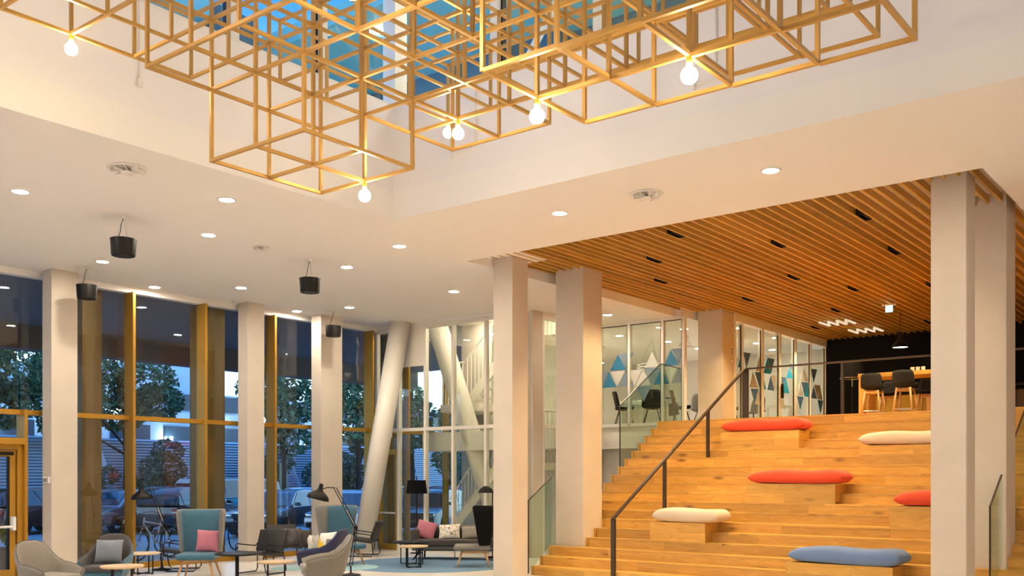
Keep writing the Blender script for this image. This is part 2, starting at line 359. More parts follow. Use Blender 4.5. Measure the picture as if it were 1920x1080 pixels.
# concrete columns
for lbl, (a0, a1, b0, b1, z0, z1) in (
    ('square concrete pillar by the entrance door', (7.70, 8.13, 15.38, 15.68, 0, ZC)),
    ('square concrete pillar behind the black lounge chair', (11.46, 11.85, 15.38, 15.68, 0, ZC)),
    ('square concrete pillar behind the right-hand task lamp', (13.26, 13.84, 15.38, 15.68, 0, ZC)),
    ('slim concrete pillar at the foot of the stair, left side', (12.02, 12.42, 9.44, 9.83, 0, 5.065)),
    ('broad concrete pillar rising through the stair, left side', (13.43, 14.0, 9.06, 9.62, 0, 5.3)),
    ('concrete pillar on the upper floor beside the meeting room', (18.56, 19.12, 9.06, 9.62, 2.7, 5.3)),
    ('slim concrete pillar at the foot of the stair, right side', (12.0, 12.40, 2.82, 3.21, 0, 5.3)),
    ('broad concrete pillar rising through the stair, right side', (13.43, 13.95, 2.69, 3.25, 0, 5.3)),
    ('narrow concrete pillar at the glass partition corner', (15.5, 15.85, 11.66, 11.86, 0, ZC))):
    struct('concrete_column', MB().rbox(a0, a1, b0, b1, z0, z1, .006, 1), 'concrete', lbl, 'pillar')
struct('raking_column', MB().tube([(14.42, 15.42, -.05), (15.06, 14.88, 5.0)], .215, 28), 'frame_white', 'white round leaning column before the glass partition', 'column')
bpy.data.objects['raking_column'].data.polygons.foreach_set('use_smooth', [True]*len(bpy.data.objects['raking_column'].data.polygons))
struct('raking_column.001', MB().tube([(17.3, 13.75, -.05), (16.3, 14.95, 5.0)], .23, 28), 'frame_white', 'white leaning column behind the glass of the stairwell', 'column')
# glass partition A = 15.3
PA = 15.3
pys = [15.90, 15.18, 14.38, 13.59, 12.70, 11.72]
plab = ['with the exit door', 'with the solid white top panel', 'behind the long sofa, left half', 'behind the long sofa, right half', 'next to the narrow corner pillar']
for i, (a, b) in enumerate(zip(pys, pys[1:])):
    g = thing('window_partition_%d' % (i+1), 'white framed glass partition bay ' + plab[i], 'window', kind='structure')
    obj('mullion', box(15.27, 15.37, b-.03, b+.03, 0, 4.85), 'frame_white', g)
    if i == 0: obj('mullion', box(15.27, 15.37, a-.07, a-.01, 0, 4.85), 'frame_white', g)
    obj('transom', box(15.28, 15.36, b+.03, a-.03, 2.60, 2.67), 'frame_white', g)
    obj('head_rail', box(15.27, 15.37, b+.03, a-.03, 4.79, 4.88), 'frame_white', g)
    if i == 1:
        obj('solid_panel', box(15.29, 15.35, b+.03, a-.03, 4.0, 4.79), 'frame_white', g)
        obj('pane', box(15.315, 15.325, b+.03, a-.03, 2.67, 4.0), 'glass_part', g)
    else: obj('pane', box(15.315, 15.325, b+.03, a-.03, 2.67, 4.79), 'glass_part', g)
    if i: obj('pane', box(15.315, 15.325, b+.03, a-.03, .06, 2.60), 'glass_part', g); obj('bottom_rail', box(15.28, 15.36, b+.03, a-.03, 0, .06), 'frame_white', g)
struct('trim_partition_head', box(15.25, 15.4, 11.7, 15.9, 4.86, ZC+.01), 'white', 'white strip over the glass partition', 'trim')
d2 = thing('door_2', 'bronze framed exit door with horizontal push bar in the glass partition', 'door', kind='structure')
obj('frame_head', box(15.26, 15.38, 15.22, 15.82, 2.10, 2.22), 'gold', d2); obj('pane', box(15.315, 15.325, 15.24, 15.8, 2.22, 2.60), 'glass_part', d2)
for y in (15.21, 15.74): obj('leaf_stile', box(15.28, 15.36, y, y+.07, 0, 2.10), 'gold', d2)
obj('leaf_rail', box(15.28, 15.36, 15.28, 15.74, 0, .13), 'gold', d2); obj('pane', box(15.315, 15.325, 15.28, 15.74, .13, 2.10), 'glass_part', d2)
obj('push_bar', MB().tube([(15.22, 15.22, .82), (15.22, 15.80, .82)], .02), 'pale', d2)
s = tag(obj('exit_sign', MB().rbox(15.18, 15.22, 15.30, 15.52, 2.47, 2.6, .008), 'pale'), 'small green lit exit sign above the bronze framed door', 'sign')
obj('sign_face', box(15.172, 15.182, 15.315, 15.505, 2.48, 2.59), 'exit', s)
# stairwell behind the partition
sw = struct('wall_stairwell', box(18.3, 18.5, 11.76, 15.98, 0, 2.22), 'frame_white', 'white wall of the stairwell behind the partition', 'wall')
struct('ceiling_stairwell', box(15.37, 18.5, 11.7, 16, 5.35, 5.5), 'white', 'white ceiling of the glazed stairwell', 'ceiling')
sg = thing('window_stairwell', 'golden framed outer window of the stairwell', 'window', kind='structure')
for a, b in ((15.47, 16.27), (16.27, 17.6), (17.6, 18.3)):
    obj('pane', box(a+.03, b-.03, 15.905, 15.92, 0, 2.6), 'glass', sg); obj('pane', box(a+.03, b-.03, 15.905, 15.92, 2.68, 5.35), 'glass', sg)
    if b < 18: obj('mullion', box(b-.03, b+.03, 15.80, 15.96, 0, 5.35), 'gold', sg); obj('transom', box(a, b-.03, 15.80, 15.96, 2.6, 2.68), 'gold', sg)
g = thing('window_meeting_3', 'tall glass between stairwell and meeting room', 'window', kind='structure')
for a, b in ((11.8, 12.9), (12.9, 14.0), (14.0, 15.1)):
    obj('pane', box(18.345, 18.355, a+.03, b-.03, 2.75, 5.3), 'glass_part', g); obj('mullion', box(18.3, 18.4, b-.03, b+.03, 2.7, 5.34), 'frame_white', g)
struct('wall_stairwell_outer', box(18.3, 18.5, 15.13, 15.98, 2.7, 5.4), 'concrete', 'plain end wall of the stairwell', 'wall')
st = thing('stairwell_stair', 'white steel stair with landings and slender balusters behind the glass partition', 'stair', kind='structure')
obj('landing', box(16.6, 18.3, 11.75, 15.7, 2.2, 2.63), 'frame_white', st)
obj('landing', box(17.0, 18.28, 14.3, 15.5, 3.12, 3.3), 'frame_white', st)
obj('landing', box(15.9, 18.3, 11.75, 12.4, 4.3, 4.5), 'frame_white', st)
for k in range(9): obj('step', box(16.95, 17.9, 14.95-.21*k, 15.2-.21*k, .22+.25*k, .26+.25*k), 'frame_white', st)
obj('stringer', MB().prism([(15.25, 0), (13.1, 2.3), (13.1, 2.62), (15.25, .32)], 'x', 16.88, 16.95), 'frame_white', st)
obj('stringer', MB().prism([(14.75, 3.1), (12.9, 4.9), (12.9, 5.2), (14.75, 3.4)], 'x', 17.02, 17.09), 'frame_white', st)
for k in range(8): obj('step', box(17.1, 17.9, 14.5-.2*k, 14.72-.2*k, 3.44+.2*k, 3.48+.2*k), 'frame_white', st)
def balustrade(p0, p1, h, n):
    p0, p1 = Vector(p0), Vector(p1); up = Vector((0, 0, h))
    obj('handrail', MB().tube([p0+up, p1+up], .022, 6), 'frame_white', st)
    for k in range(n):
        p = p0.lerp(p1, (k+.5)/n); obj('baluster', MB().tube([p, p+up], .012, 4), 'frame_white', st)
balustrade((17.02, 15.48, 3.3), (17.02, 14.78, 3.3), .95, 8)
balustrade((17.05, 14.76, 3.38), (17.05, 13.3, 4.8), .90, 13)
balustrade((16.9, 15.1, .2), (16.9, 13.3, 2.4), .9, 18)
balustrade((16.62, 15.5, 2.63), (16.62, 13.9, 2.63), .06, 3)
balustrade((16.0, 11.95, 2.63), (18.2, 11.95, 2.63), .35, 14)
balustrade((16.0, 11.93, 1.9), (18.2, 11.93, 1.9), .75, 20)
balustrade((16.0, 12.3, 4.5), (18.2, 12.3, 4.5), .85, 14)
obj('soffit_panel', box(15.9, 18.3, 11.9, 12.0, 1.75, 1.9), 'frame_white', st)
for k, (x, y) in enumerate(((16.2, 13.4), (17.6, 13.0), (17.9, 14.9))):
    tag(obj('downlight', MB().lathe([(0, 5.335), (.09, 5.335), (.1, 5.35)], 16, x, y), 'lens'), ['small lit downlight behind the partition over the sofa', 'small lit downlight above the stairwell flight', 'small lit downlight at the back of the stairwell'][k], 'lamp')
# return partition and upper level
g = thing('window_partition_6', 'white framed glass return of the partition beside the stairwell', 'window', kind='structure')
for x in (15.87, 16.9, 17.95): obj('mullion', box(x-.03, x+.03, 11.66, 11.74, 0, 4.85), 'frame_white', g)
for a, b in ((15.9, 16.87), (16.93, 17.92)):
    obj('pane', box(a, b, 11.69, 11.70, .05, 2.6), 'glass_part', g); obj('pane', box(a, b, 11.69, 11.70, 2.67, 4.79), 'glass_part', g)
    obj('transom', box(a, b, 11.67, 11.73, 2.6, 2.67), 'frame_white', g); obj('head_rail', box(a, b, 11.66, 11.74, 4.79, ZC), 'frame_white', g)
struct('floor_upper', MB().box(16.93, 26, -6, 9.66, 2.2, 2.7).box(18.0, 26, 9.66, 15.9, 2.22, 2.7), 'frame_white', 'upper floor slab with white edge below the meeting room', 'floor')
struct('floor_upper_finish', box(17.16, 24, -6, 9.1, 2.7, 2.705), 'oak', 'oak boards of the upper floor', 'floor')
struct('wall_under_meeting_room', box(18.2, 18.4, 9.6, 11.75, 0, 2.22), 'grey_wall', 'grey wall below the meeting room edge', 'wall')
struct('wall_bar', box(24.4, 24.6, -6, 9.05, 2.2, 5.4), 'navy', 'dark navy wall behind the bar table', 'wall')
mwall = struct('wall_meeting_room', MB().box(25.2, 25.4, 9.1, 15.9, 2.2, 5.3).box(18.5, 25.3, 15.2, 15.4, 2.2, 5.3), 'white', 'white back walls of the meeting room', 'wall')
# meeting room glazing
mg = thing('window_meeting_1', 'meeting room glass front with triangle film facing the stair', 'window', kind='structure')
gy = [11.70, 10.94, 10.13, 9.64]
for a, b in zip(gy, gy[1:]): obj('pane', box(17.995, 18.005, b+.025, a-.025, 2.76, 4.84), 'glass_part', mg)
for y in gy: obj('mullion', box(17.95, 18.05, y-.03, y+.03, 2.7, 4.86), 'frame_white', mg)
for a, b in zip(gy, gy[1:]):
    obj('gasket', box(17.95, 18.0, b+.03, b+.042, 2.76, 4.84), 'black', mg)
    obj('head_gasket', box(17.95, 18.0, b+.03, a-.03, 4.845, 4.856), 'black', mg)
obj('head_rail', box(17.95, 18.05, 9.6, 11.7, 4.86, ZC), 'frame_white', mg); obj('bottom_rail', box(17.95, 18.05, 9.6, 11.7, 2.68, 2.75), 'frame_white', mg)
TR1 = [('b',(11.23,4.25),(11.43,3.91),(11.03,3.91)),('g',(11.21,4.26),(10.85,4.26),(11.02,3.93)),('g',(11.63,3.9),(11.46,3.9),(11.63,3.57)),('b',(11.46,3.88),(11.63,3.55),(11.27,3.55)),
 ('w',(11.42,3.89),(11.05,3.89),(11.25,3.56)),('g',(11.04,3.87),(11.23,3.55),(10.84,3.55)),('w',(10.97,3.89),(10.63,3.89),(10.81,3.56)),('w',(10.61,3.88),(10.79,3.55),(10.41,3.55)),
 ('g',(10.59,3.9),(10.2,3.9),(10.39,3.56)),('w',(10.39,4.24),(10.57,3.92),(10.22,3.92)),('b',(10.17,3.88),(10.36,3.55),(9.98,3.55)),('w',(10.1,3.9),(9.77,3.9),(9.95,3.56)),
 ('b',(9.95,4.25),(10.1,3.92),(9.76,3.92)),('g',(9.93,4.26),(9.66,4.26),(9.75,3.93)),('g',(9.75,3.88),(9.93,3.55),(9.66,3.55)),('g',(10.79,3.53),(10.41,3.53),(10.59,3.2))]
for c, *p in TR1:
    obj('triangle_film', MB().prism(p, 'x', 17.985, 17.993), 'st_'+c, mg)
mg2 = thing('window_meeting_2', 'meeting room glass side with triangle film running to the bar', 'window', kind='structure')
gx = [19.14, 19.50, 20.50, 21.45, 22.38, 23.35, 24.35]
for i, (a, b) in enumerate(zip(gx, gx[1:])):
    obj('pane', box(a+.03, b-.03, 9.075, 9.085, 2.75, 4.86), 'glass_part', mg2)
    obj('gasket', box(b-.045, b-.03, 9.06, 9.08, 2.75, 4.86), 'black', mg2)
for i, x in enumerate(gx): 
    wd = .09 if i in (2, 3, 4) else .04
    obj('mullion', box(x-.03, x-.03+wd, 9.03, 9.13, 2.705, 4.9), 'frame_white', mg2)
obj('head_rail', box(19.1, 24.4, 9.03, 9.13, 4.90, 5.12), 'frame_white', mg2); obj('bottom_rail', box(19.1, 24.4, 9.03, 9.13, 2.69, 2.75), 'frame_white', mg2)
obj('door_handle', MB().rbox(21.5, 21.56, 8.98, 9.03, 3.42, 3.75, .01), 'black', mg2)
TR2 = [('n',(19.58,4.29),(19.93,4.3),(19.73,3.96)),('b',(19.49,4.23),(19.30,3.94),(19.52,3.96)),('l',(20.37,4.27),(20.20,3.93),(20.44,3.95)),('p',(20.82,4.28),(20.61,3.93),(21.01,3.94)),
 ('n',(20.84,4.29),(21.21,4.29),(21.02,3.95)),('l',(20.05,3.9),(19.88,3.56),(20.36,3.57)),('n',(20.16,3.91),(20.44,3.93),(20.40,3.59)),('n',(19.95,3.54),(20.35,3.55),(20.16,3.22)),
 ('l',(20.37,3.53),(20.17,3.21),(20.44,3.21)),('n',(21.01,3.89),(20.83,3.57),(21.21,3.57)),('l',(21.03,3.91),(21.36,3.92),(21.22,3.58)),('p',(20.63,3.79),(20.75,3.57),(20.61,3.58)),
 ('p',(22.1,4.18),(21.9,3.92),(22.3,3.94)),('n',(22.1,4.27),(22.3,4.28),(22.24,4.14)),('n',(21.62,3.92),(21.87,3.93),(21.68,3.65)),('p',(21.88,3.91),(21.68,3.57),(22.07,3.57)),
 ('l',(21.68,3.52),(21.6,3.2),(21.84,3.19)),('l',(22.96,4.25),(22.77,3.92),(23.27,3.93)),('n',(22.8,3.9),(23.24,3.91),(23.01,3.58)),('p',(23.22,3.88),(22.99,3.57),(23.29,3.56)),
 ('l',(22.75,3.86),(22.59,3.56),(22.94,3.57)),('n',(22.55,3.54),(22.94,3.55),(22.74,3.23)),('n',(23.43,4.27),(23.81,4.28),(23.6,3.94)),('n',(23.6,3.86),(23.43,3.55),(23.81,3.55)),
 ('l',(23.63,3.89),(24.06,3.91),(23.82,3.57)),('l',(24.02,3.89),(23.85,3.55),(24.21,3.55)),('n',(23.86,3.53),(24.24,3.54),(24.06,3.21))]
for c, *p in TR2: obj('triangle_film', MB().prism(p, 'y', 9.062, 9.07), 'st_'+c, mg2)

# timber ceiling
sl = thing('timber_slat_ceiling', 'warm timber slats running across the ceiling above the stair', 'ceiling', (11.42, 0, 5.06), kind='structure')
sme = box(0, 12.95, -.017, .017, 0, .09).done('slat'); sme.materials.append(M['slat'])
sme2 = box(0, 7.10, -.017, .017, 0, .09).done('slat'); sme2.materials.append(M['slat'])
y = 2.60
while y < 9.80:
    o = obj('slat', sme2 if y > 9.03 else sme, None, sl, loc=(0, y, 0)); y += .152
ob = thing('ceiling_spot_slot', 'recessed black spotlight slot in the timber slats, first from the front', 'spotlight', (13.1, 4.29, 5.05), group='black spotlight slots in the timber ceiling')
def slot_part(p):
    obj('housing', MB().box(-.17, .17, -.045, -.035, -.0, .1).box(-.17, .17, .035, .045, 0, .1).box(-.17, -.16, -.035, .035, 0, .1).box(.16, .17, -.035, .035, 0, .1).box(-.17, .17, -.045, .045, .09, .1), 'black', p)
    for k in range(4): obj('reflector_cell', MB().lathe([(.028, .03), (.030, .03), (.018, .085), (0, .085)], 10, -.12+.08*k, 0), 'black_gloss', p)
slot_part(ob)
SLOTS = [(13.1,4.29),(12.41,6.84),(13.89,5.89),(15.42,4.61),(13.66,7.81),(15.21,8.6),(16.35,6.69),(18.01,6.23),(17.82,8.13),(20.09,7.22),(22.12,8.38),(18.61,4.98),(22.91,6.13)]
WH = ['at the front edge above the right-hand red cushion','at the front edge near the left pillars','in the front row between the two front corners','beside the right-hand pillars','behind the broad left pillar','left, above the glass balustrade',
      'in the middle of the slats','in the middle, towards the exit sign','above the handrail landing','left of the exit sign','over the meeting room glass, far end','next to the right pillars, third row','deep in, next to the right pillars']
for i, (x, yy) in enumerate(SLOTS):
    yy = 2.60+.152*(round((yy-2.676)/.152))+.076
    t = ob if i == 0 else copy_tree(ob, (0,0,0), 0, '')
    t.location = (x, yy, 5.05); t['label'] = 'black spotlight slot '+WH[i]
    L = bpy.data.lights.new('slot_spot', 'SPOT'); L.energy = P_SPOT; L.color = (1, .74, .37); L.spot_size = math.radians(115); L.spot_blend = .6; L.shadow_soft_size = .03
    lo = bpy.data.objects.new('slot_spot', L); COL.objects.link(lo); lo.location = (x, yy, 5.03); lo.rotation_euler = (0, 0, 0)

# ================================================================== STAIR
NR, RS, TD, A0 = 18, .15, .242, 12.78
stair = thing('tribune_stair', 'broad oak seating stair climbing to the upper floor', 'stair', (A0, 0, 0), kind='structure')
prof = [(A0+.03, 0)]
for k in range(1, 18): prof += [(A0+.03+(k-1)*TD, RS*k-.03), (A0+.03+k*TD, RS*k-.03)]
prof += [(A0+.03+17*TD, .0)]
obj('carcass', MB().prism([(a-A0, z) for a, z in prof], 'y', -2.0, 9.6), 'dark_void', stair)
for k in range(1, 19):
    a = (k-1)*TD; yl = 9.06 if k in (4, 5, 6) else 9.65
    obj('end_block', box(a, a+TD+.02, yl-.045, yl, RS*(k-1), RS*k), 'oakx', stair)
    y = yl-.057
    while y > -2.0:
        L_ = random.choice((1.2, 1.6, 2.0, 2.4)) if y < yl-.1 else random.uniform(.5, 2)
        y2 = max(-2.0, y-L_)
        obj('riser_board', box(a, a+.02, y2+.0015, y, RS*(k-1), RS*k-.028), 'oak', stair)
        y = y2
    y = yl-.057
    while y > -2.0:
        y2 = max(-2.0, y-random.choice((1.8, 2.4, 3.0)))
        obj('tread_board', box(a-.004, a+TD+.004, y2+.0015, y, RS*k-.027, RS*k), 'oak', stair); y = y2
blocks = [(14, 6.37, 7.81, 'oak seat block on the upper steps under the dark red cushion'), (8, 5.23, 6.67, 'oak seat block in mid stair under the bright red cushion'), (6, 2.85, 4.29, 'oak seat block beside the right pillar under the short red cushion'),
          (4, 6.88, 7.84, 'oak seat block near the handrail foot under the small cream cushion'), (1, 3.88, 5.30, 'lowest oak seat block, under the blue cushion'), (12, 3.75, 5.19, 'oak seat block high on the right under the long cream cushion'),
          (16, 1.2, 2.75, 'oak seat block beyond the right pillars under the slate blue cushion')]
for k, b0, b1, lb in blocks:
    a = A0+(k-1)*TD; z = RS*k
    t = thing('seat_block', lb, 'seat block', (a, b1, z), group='oak seat blocks on the stair')
    w_ = b1-b0
    for q in range(2):
        z0 = .15*q
        cut = random.uniform(.3, .7)*w_
        obj('front_board', box(-.004, .016, -cut+.001, 0, z0, z0+.149), 'oak', t); obj('front_board', box(-.004, .016, -w_, -cut, z0, z0+.149), 'oak', t)
        for yy in (-w_, -.02): obj('side_panel', box(.016, TD*(q+1), yy, yy+.02, z0, z0+.149), 'oakx', t)
    obj('seat_board', box(.016, TD*2, -w_+.02, -.02, .28, .30), 'oak', t)
# cushions on the blocks
def pillow(w_, h_, t_, nx=16, ny=12, p=2.5, flat=1.0, pinch=.05):
    mb = MB(); top = []; bot = []
    for i in range(nx+1):
        r1, r2 = [], []
        for j in range(ny+1):
            u = -1+2*i/nx; v = -1+2*j/ny
            u = math.sin(u*PI/2); v = math.sin(v*PI/2)
            x = u*w_/2*(1-pinch*(1-v*v)); y = v*h_/2*(1-pinch*(1-u*u))
            z = t_/2*(max(0, 1-abs(u)**p)*max(0, 1-abs(v)**p))**.5
            z *= 1+.06*math.sin(u*5+v*3)
            r1.append(Vector((x, y, z))); r2.append(Vector((x, y, -z*flat)))
        top.append(r1); bot.append(r2)
    T = [[mb.b.verts.new(q) for q in r] for r in top]
    B = [[T[i][j] if i in (0, nx) or j in (0, ny) else mb.b.verts.new(bot[i][j]) for j in range(ny+1)] for i in range(nx+1)]
    for i in range(nx):
        for j in range(ny):
            mb.b.faces.new((T[i][j], T[i+1][j], T[i+1][j+1], T[i][j+1]))
            try: mb.b.faces.new((B[i][j], B[i][j+1], B[i+1][j+1], B[i+1][j]))
            except ValueError: pass
    return mb
def seat_cushion(a, b, z, ln, m, lb, rz=0, dp=.56, th=.20):
    mb = pillow(dp, ln, th*1.12, 14, 26, 10, .8, -.01)
    for v in mb.b.verts:
        f = 1-.16*max(0, abs(v.co.y)/(ln/2)-.8)/.2
        v.co.x *= f; v.co.z *= 1-.12*max(0, abs(v.co.y)/(ln/2)-.85)/.15; v.co.z += .012*math.sin(v.co.y*7)*(v.co.z > 0)
    zm = min(v.co.z for v in mb.b.verts)
    for v in mb.b.verts: v.co.z -= zm
    o = obj('seat_cushion', mb, m, smooth=True, loc=(a, b, z)); o.rotation_euler.z = rz
    return tag(o, lb, 'cushion', 'long cushions on the oak seat blocks')
def bt(i): k, b0, b1, _ = blocks[i]; return A0+(k-1)*TD+.235, (b0+b1)/2, RS*(k+2)+.001
a, b, z = bt(0); seat_cushion(a, b-.03, z, 1.5, 'red_fab', 'long red cushion highest on the stair, beneath the meeting room glass', .02)
a, b, z = bt(1); seat_cushion(a, b-.07, z, 1.52, 'red_fab', 'long bright red cushion in the middle of the stair', -.02)
a, b, z = bt(2); seat_cushion(a, b-.04, z, 1.42, 'red_fab', 'red cushion partly hidden by the right pillar', .02)
a, b, z = bt(3); seat_cushion(a, b-.12, z, 1.14, 'cream_fab', 'small cream cushion beside the lower handrail', -.01)
a, b, z = bt(4); seat_cushion(a, b-.06, z, 1.5, 'blue_fab', 'blue cushion on the lowest seat block', -.05)
a, b, z = bt(5); seat_cushion(a, b+.02, z, 1.46, 'cream_fab', 'long cream cushion high on the stair next to the right pillar', .02)
a, b, z = bt(6); seat_cushion(a, b-.0, z, 1.4, 'pad_blue', 'slate blue cushion beyond the right-hand pillars', .0)
# handrail
hr = thing('stair_handrail', 'dark steel handrail down the middle of the stair', 'handrail', (12.76, 8.05, 0))
def bar(p0, p1, w_=.05, h_=.05): 
    p0, p1 = Vector(p0), Vector(p1); d = (p1-p0); L_ = d.length; q = d.to_track_quat('X', 'Z').to_matrix().to_4x4()
    return MB().box(0, L_, -w_/2, w_/2, -h_/2, h_/2).xf(Matrix.Translation(p0) @ q)
obj('top_rail', bar((-.02, 0, .96), (4.52, -.08, 3.66), .05, .03), 'steel_dark', hr)
obj('newel_post', box(-.03, .03, -.03, .03, -.0, .96), 'steel_dark', hr)
obj('post', box(1.52, 1.57, -.05, .0, 1.05, 1.88), 'steel_dark', hr); obj('post', box(3.05, 3.10, -.065, -.015, 1.95, 2.79), 'steel_dark', hr)
gr = thing('guard_rail', 'dark steel guard rail along the head of the stair', 'railing', (17.3, 7.97, 2.705))
obj('top_rail', bar((0, .03, .95), (0, -5.4, .95), .05, .03), 'steel_dark', gr)
for y, wd in ((0, .11), (-1.85, .045), (-3.7, .045), (-5.3, .045)): obj('post', box(-.03, .03, y-wd/2, y+wd/2, 0, .94), 'steel_dark', gr)
# glass balustrades
def balus(lb, pts, y, edges):
    t = thing('glass_balustrade', lb, 'balustrade', (pts[0][0], y, pts[0][1]))
    q = [(a-pts[0][0], z-pts[0][1]) for a, z in pts]
    obj('pane', MB().prism(q, 'y', -.008, .008), 'glass_green', t)
    for (i, j) in edges:
        d = bar((q[i][0], 0, q[i][1]), (q[j][0], 0, q[j][1]), .02, .014); obj('edge_profile', d, 'steel_dark', t)
balus('low glass balustrade at the left foot of the stair', [(12.76, .02), (13.40, .5), (13.40, 1.60), (12.76, 1.22)], 9.69, [(0, 3), (3, 2)])
balus('glass balustrade up the left edge of the stair, below the meeting room', [(15.57, 1.7), (17.1, 2.72), (17.1, 3.86), (15.57, 2.94)], 9.68, [(0, 3), (3, 2)])
balus('glass balustrade along the upper floor edge by the meeting room', [(17.12, 2.72), (17.93, 2.72), (17.93, 3.83), (17.12, 3.86)], 9.68, [(3, 2)])
balus('low glass balustrade at the right foot of the stair', [(12.78, .16), (13.40, .52), (13.40, 1.63), (12.78, 1.25)], 2.74, [(0, 3), (3, 2)])
balus('glass balustrade up the stair behind the right pillars', [(14.0, .92), (16.9, 2.72), (16.9, 3.8), (14.0, 2.02)], 2.74, [(3, 2)])

# ================================================================== CHANDELIER
LC = .55; CO = Vector((5.636, 6.541, 4.066)); R_ = .0125
ch = thing('lattice_chandelier', 'large brass cube lattice chandelier hanging in the light shaft', 'chandelier', tuple(CO))
cells = set()
def fill(k, i0, i1, j0, j1):
    for i in range(i0, i1+1):
        for j in range(j0, j1+1): cells.add((i, j, k))
fill(0, -2, -1, -2, -1); fill(0, -2, -1, -9, -6)
fill(1, -3, -1, -1, -1); fill(1, -3, 1, -3, -2); fill(1, -4, 0, -5, -4); fill(1, -3, 0, -6, -6); fill(1, -3, 1, -8, -7); fill(1, -3, -1, -9, -9)
fill(2, -5, -2, 1, 1); fill(2, -5, 0, 0, 0); fill(2, -5, 2, -7, -1); fill(2, -3, 1, -9, -8)
edges = set()
for i, j, k in cells:
    for a in (0, 1):
        for b in (0, 1):
            edges.add(((i, j+a, k+b), 0)); edges.add(((i+a, j, k+b), 1)); edges.add(((i+a, j+b, k), 2))
def node(i, j, k): return Vector((i*LC, j*LC, k*LC-(.008*(-5-j) if j < -5 else 0)))
def screen(p):
    p = p+CO; X = p.x*.618-p.y*.786; Y = p.x*.786+p.y*.618
    if Y < 1.2: return None
    return 960+1832*X/Y, 895-1832*(p.z-1.6)/Y, Y
bme = []
for ax in range(3):
    h = [R_]*3; lo = [-r for r in h]; hi = h[:]; lo[ax] = R_*(1 if ax < 2 else 1); hi[ax] = LC-R_
    me = box(lo[0], hi[0], lo[1], hi[1], lo[2], hi[2]).done('bar'); me.materials.append(M['brass']); bme.append(me)
vis = []; rest = []
for (n, ax) in sorted(edges):
    p = node(*n); q = p+Vector([LC if a == ax else 0 for a in range(3)])
    s0, s1 = screen(p), screen(q)
    if not s0 or not s1: rest.append((n, ax)); continue
    inside = [s for s in (s0, s1, ((s0[0]+s1[0])/2, (s0[1]+s1[1])/2, s0[2])) if 0 < s[0] < 1920 and 0 < s[1] < 1080]
    if inside: vis.append((len(inside), math.hypot(s0[0]-s1[0], s0[1]-s1[1]), n, ax))
    else: rest.append((n, ax))
vis.sort(key=lambda e: -e[1]*(1 if e[0] > 1 else .3))
for e in vis[:299]: obj('bar', bme[e[3]], None, ch, loc=node(*e[2]))
rb = MB()
for n, ax in [(e[2], e[3]) for e in vis[299:]]+rest:
    p = node(*n); lo = [-R_]*3; hi = [R_]*3; lo[ax] = R_; hi[ax] = LC-R_
    rb.box(p.x+lo[0], p.x+hi[0], p.y+lo[1], p.y+hi[1], p.z+lo[2], p.z+hi[2])
o = obj('bar', rb, 'brass', ch); o['kind'] = 'stuff'
nodes = set()
for (n, ax) in edges:
    m_ = list(n); m_[ax] += 1; nodes.add(n); nodes.add(tuple(m_))
jb = MB()
for n in sorted(nodes):
    p = node(*n); jb.box(p.x-R_, p.x+R_, p.y-R_, p.y+R_, p.z-R_, p.z+R_)
o = obj('joint', jb, 'brass', ch); o['kind'] = 'stuff'
hold = MB().lathe([(0, -.012), (.019, -.012), (.019, -.07), (0, -.07)], 14).done('lamp_holder'); hold.materials.append(M['brass'])
blb = MB().lathe([(.016, -.068), (.022, -.078)]+[(.05*math.cos(t), -.122+.05*math.sin(t)) for t in [math.radians(d) for d in range(55, -90, -12)]]+[(0, -.172)], 20).done('bulb'); blb.materials.append(M['bulb'])
for n in ((-3, 2, 2), (-3, -4, 1), (0, -1, 0), (-1, -5, 0), (1, -2, 1), (3, 0, 2), (-1, -7, 0), (-5, 0, 2), (-4, -4, 1)):
    h_ = obj('lamp_holder', hold, None, ch, loc=node(*n), smooth=True); obj('bulb', blb, None, h_, smooth=True)
for n in ((-5, 0, 3), (-5, -7, 3), (-3, -8, 3), (-1, -7, 3)):
    p = node(*n); obj('hanger_cable', MB().tube([p, (p.x, p.y, 9.0-CO.z)], .004, 5), 'steel', ch)

# conduits on the shaft walls
for lb, pts in (('thin white conduit with end box on the left shaft wall', [(5.42, 9.025, 6.4), (5.42, 9.025, 5.58)]),
                ('thin white conduit bent at its foot behind the hanging bulb on the right shaft wall', [(8.985, 4.46, 6.4), (8.985, 4.46, 5.61), (8.985, 4.70, 5.60)]),
                ('thin white conduit low on the right shaft wall near the corner', [(8.985, 7.62, 6.4), (8.985, 7.62, 5.59), (8.985, 8.0, 5.56)])):
    o = tag(obj('conduit', MB().tube(pts, .012, 6), 'pale'), lb, 'conduit')
    e_ = pts[-1]; obj('end_box', MB().rbox(e_[0]-.03, e_[0]+.03, e_[1]-.012, e_[1]+.012, e_[2]-.05, e_[2]+.03, .006), 'pale', o)

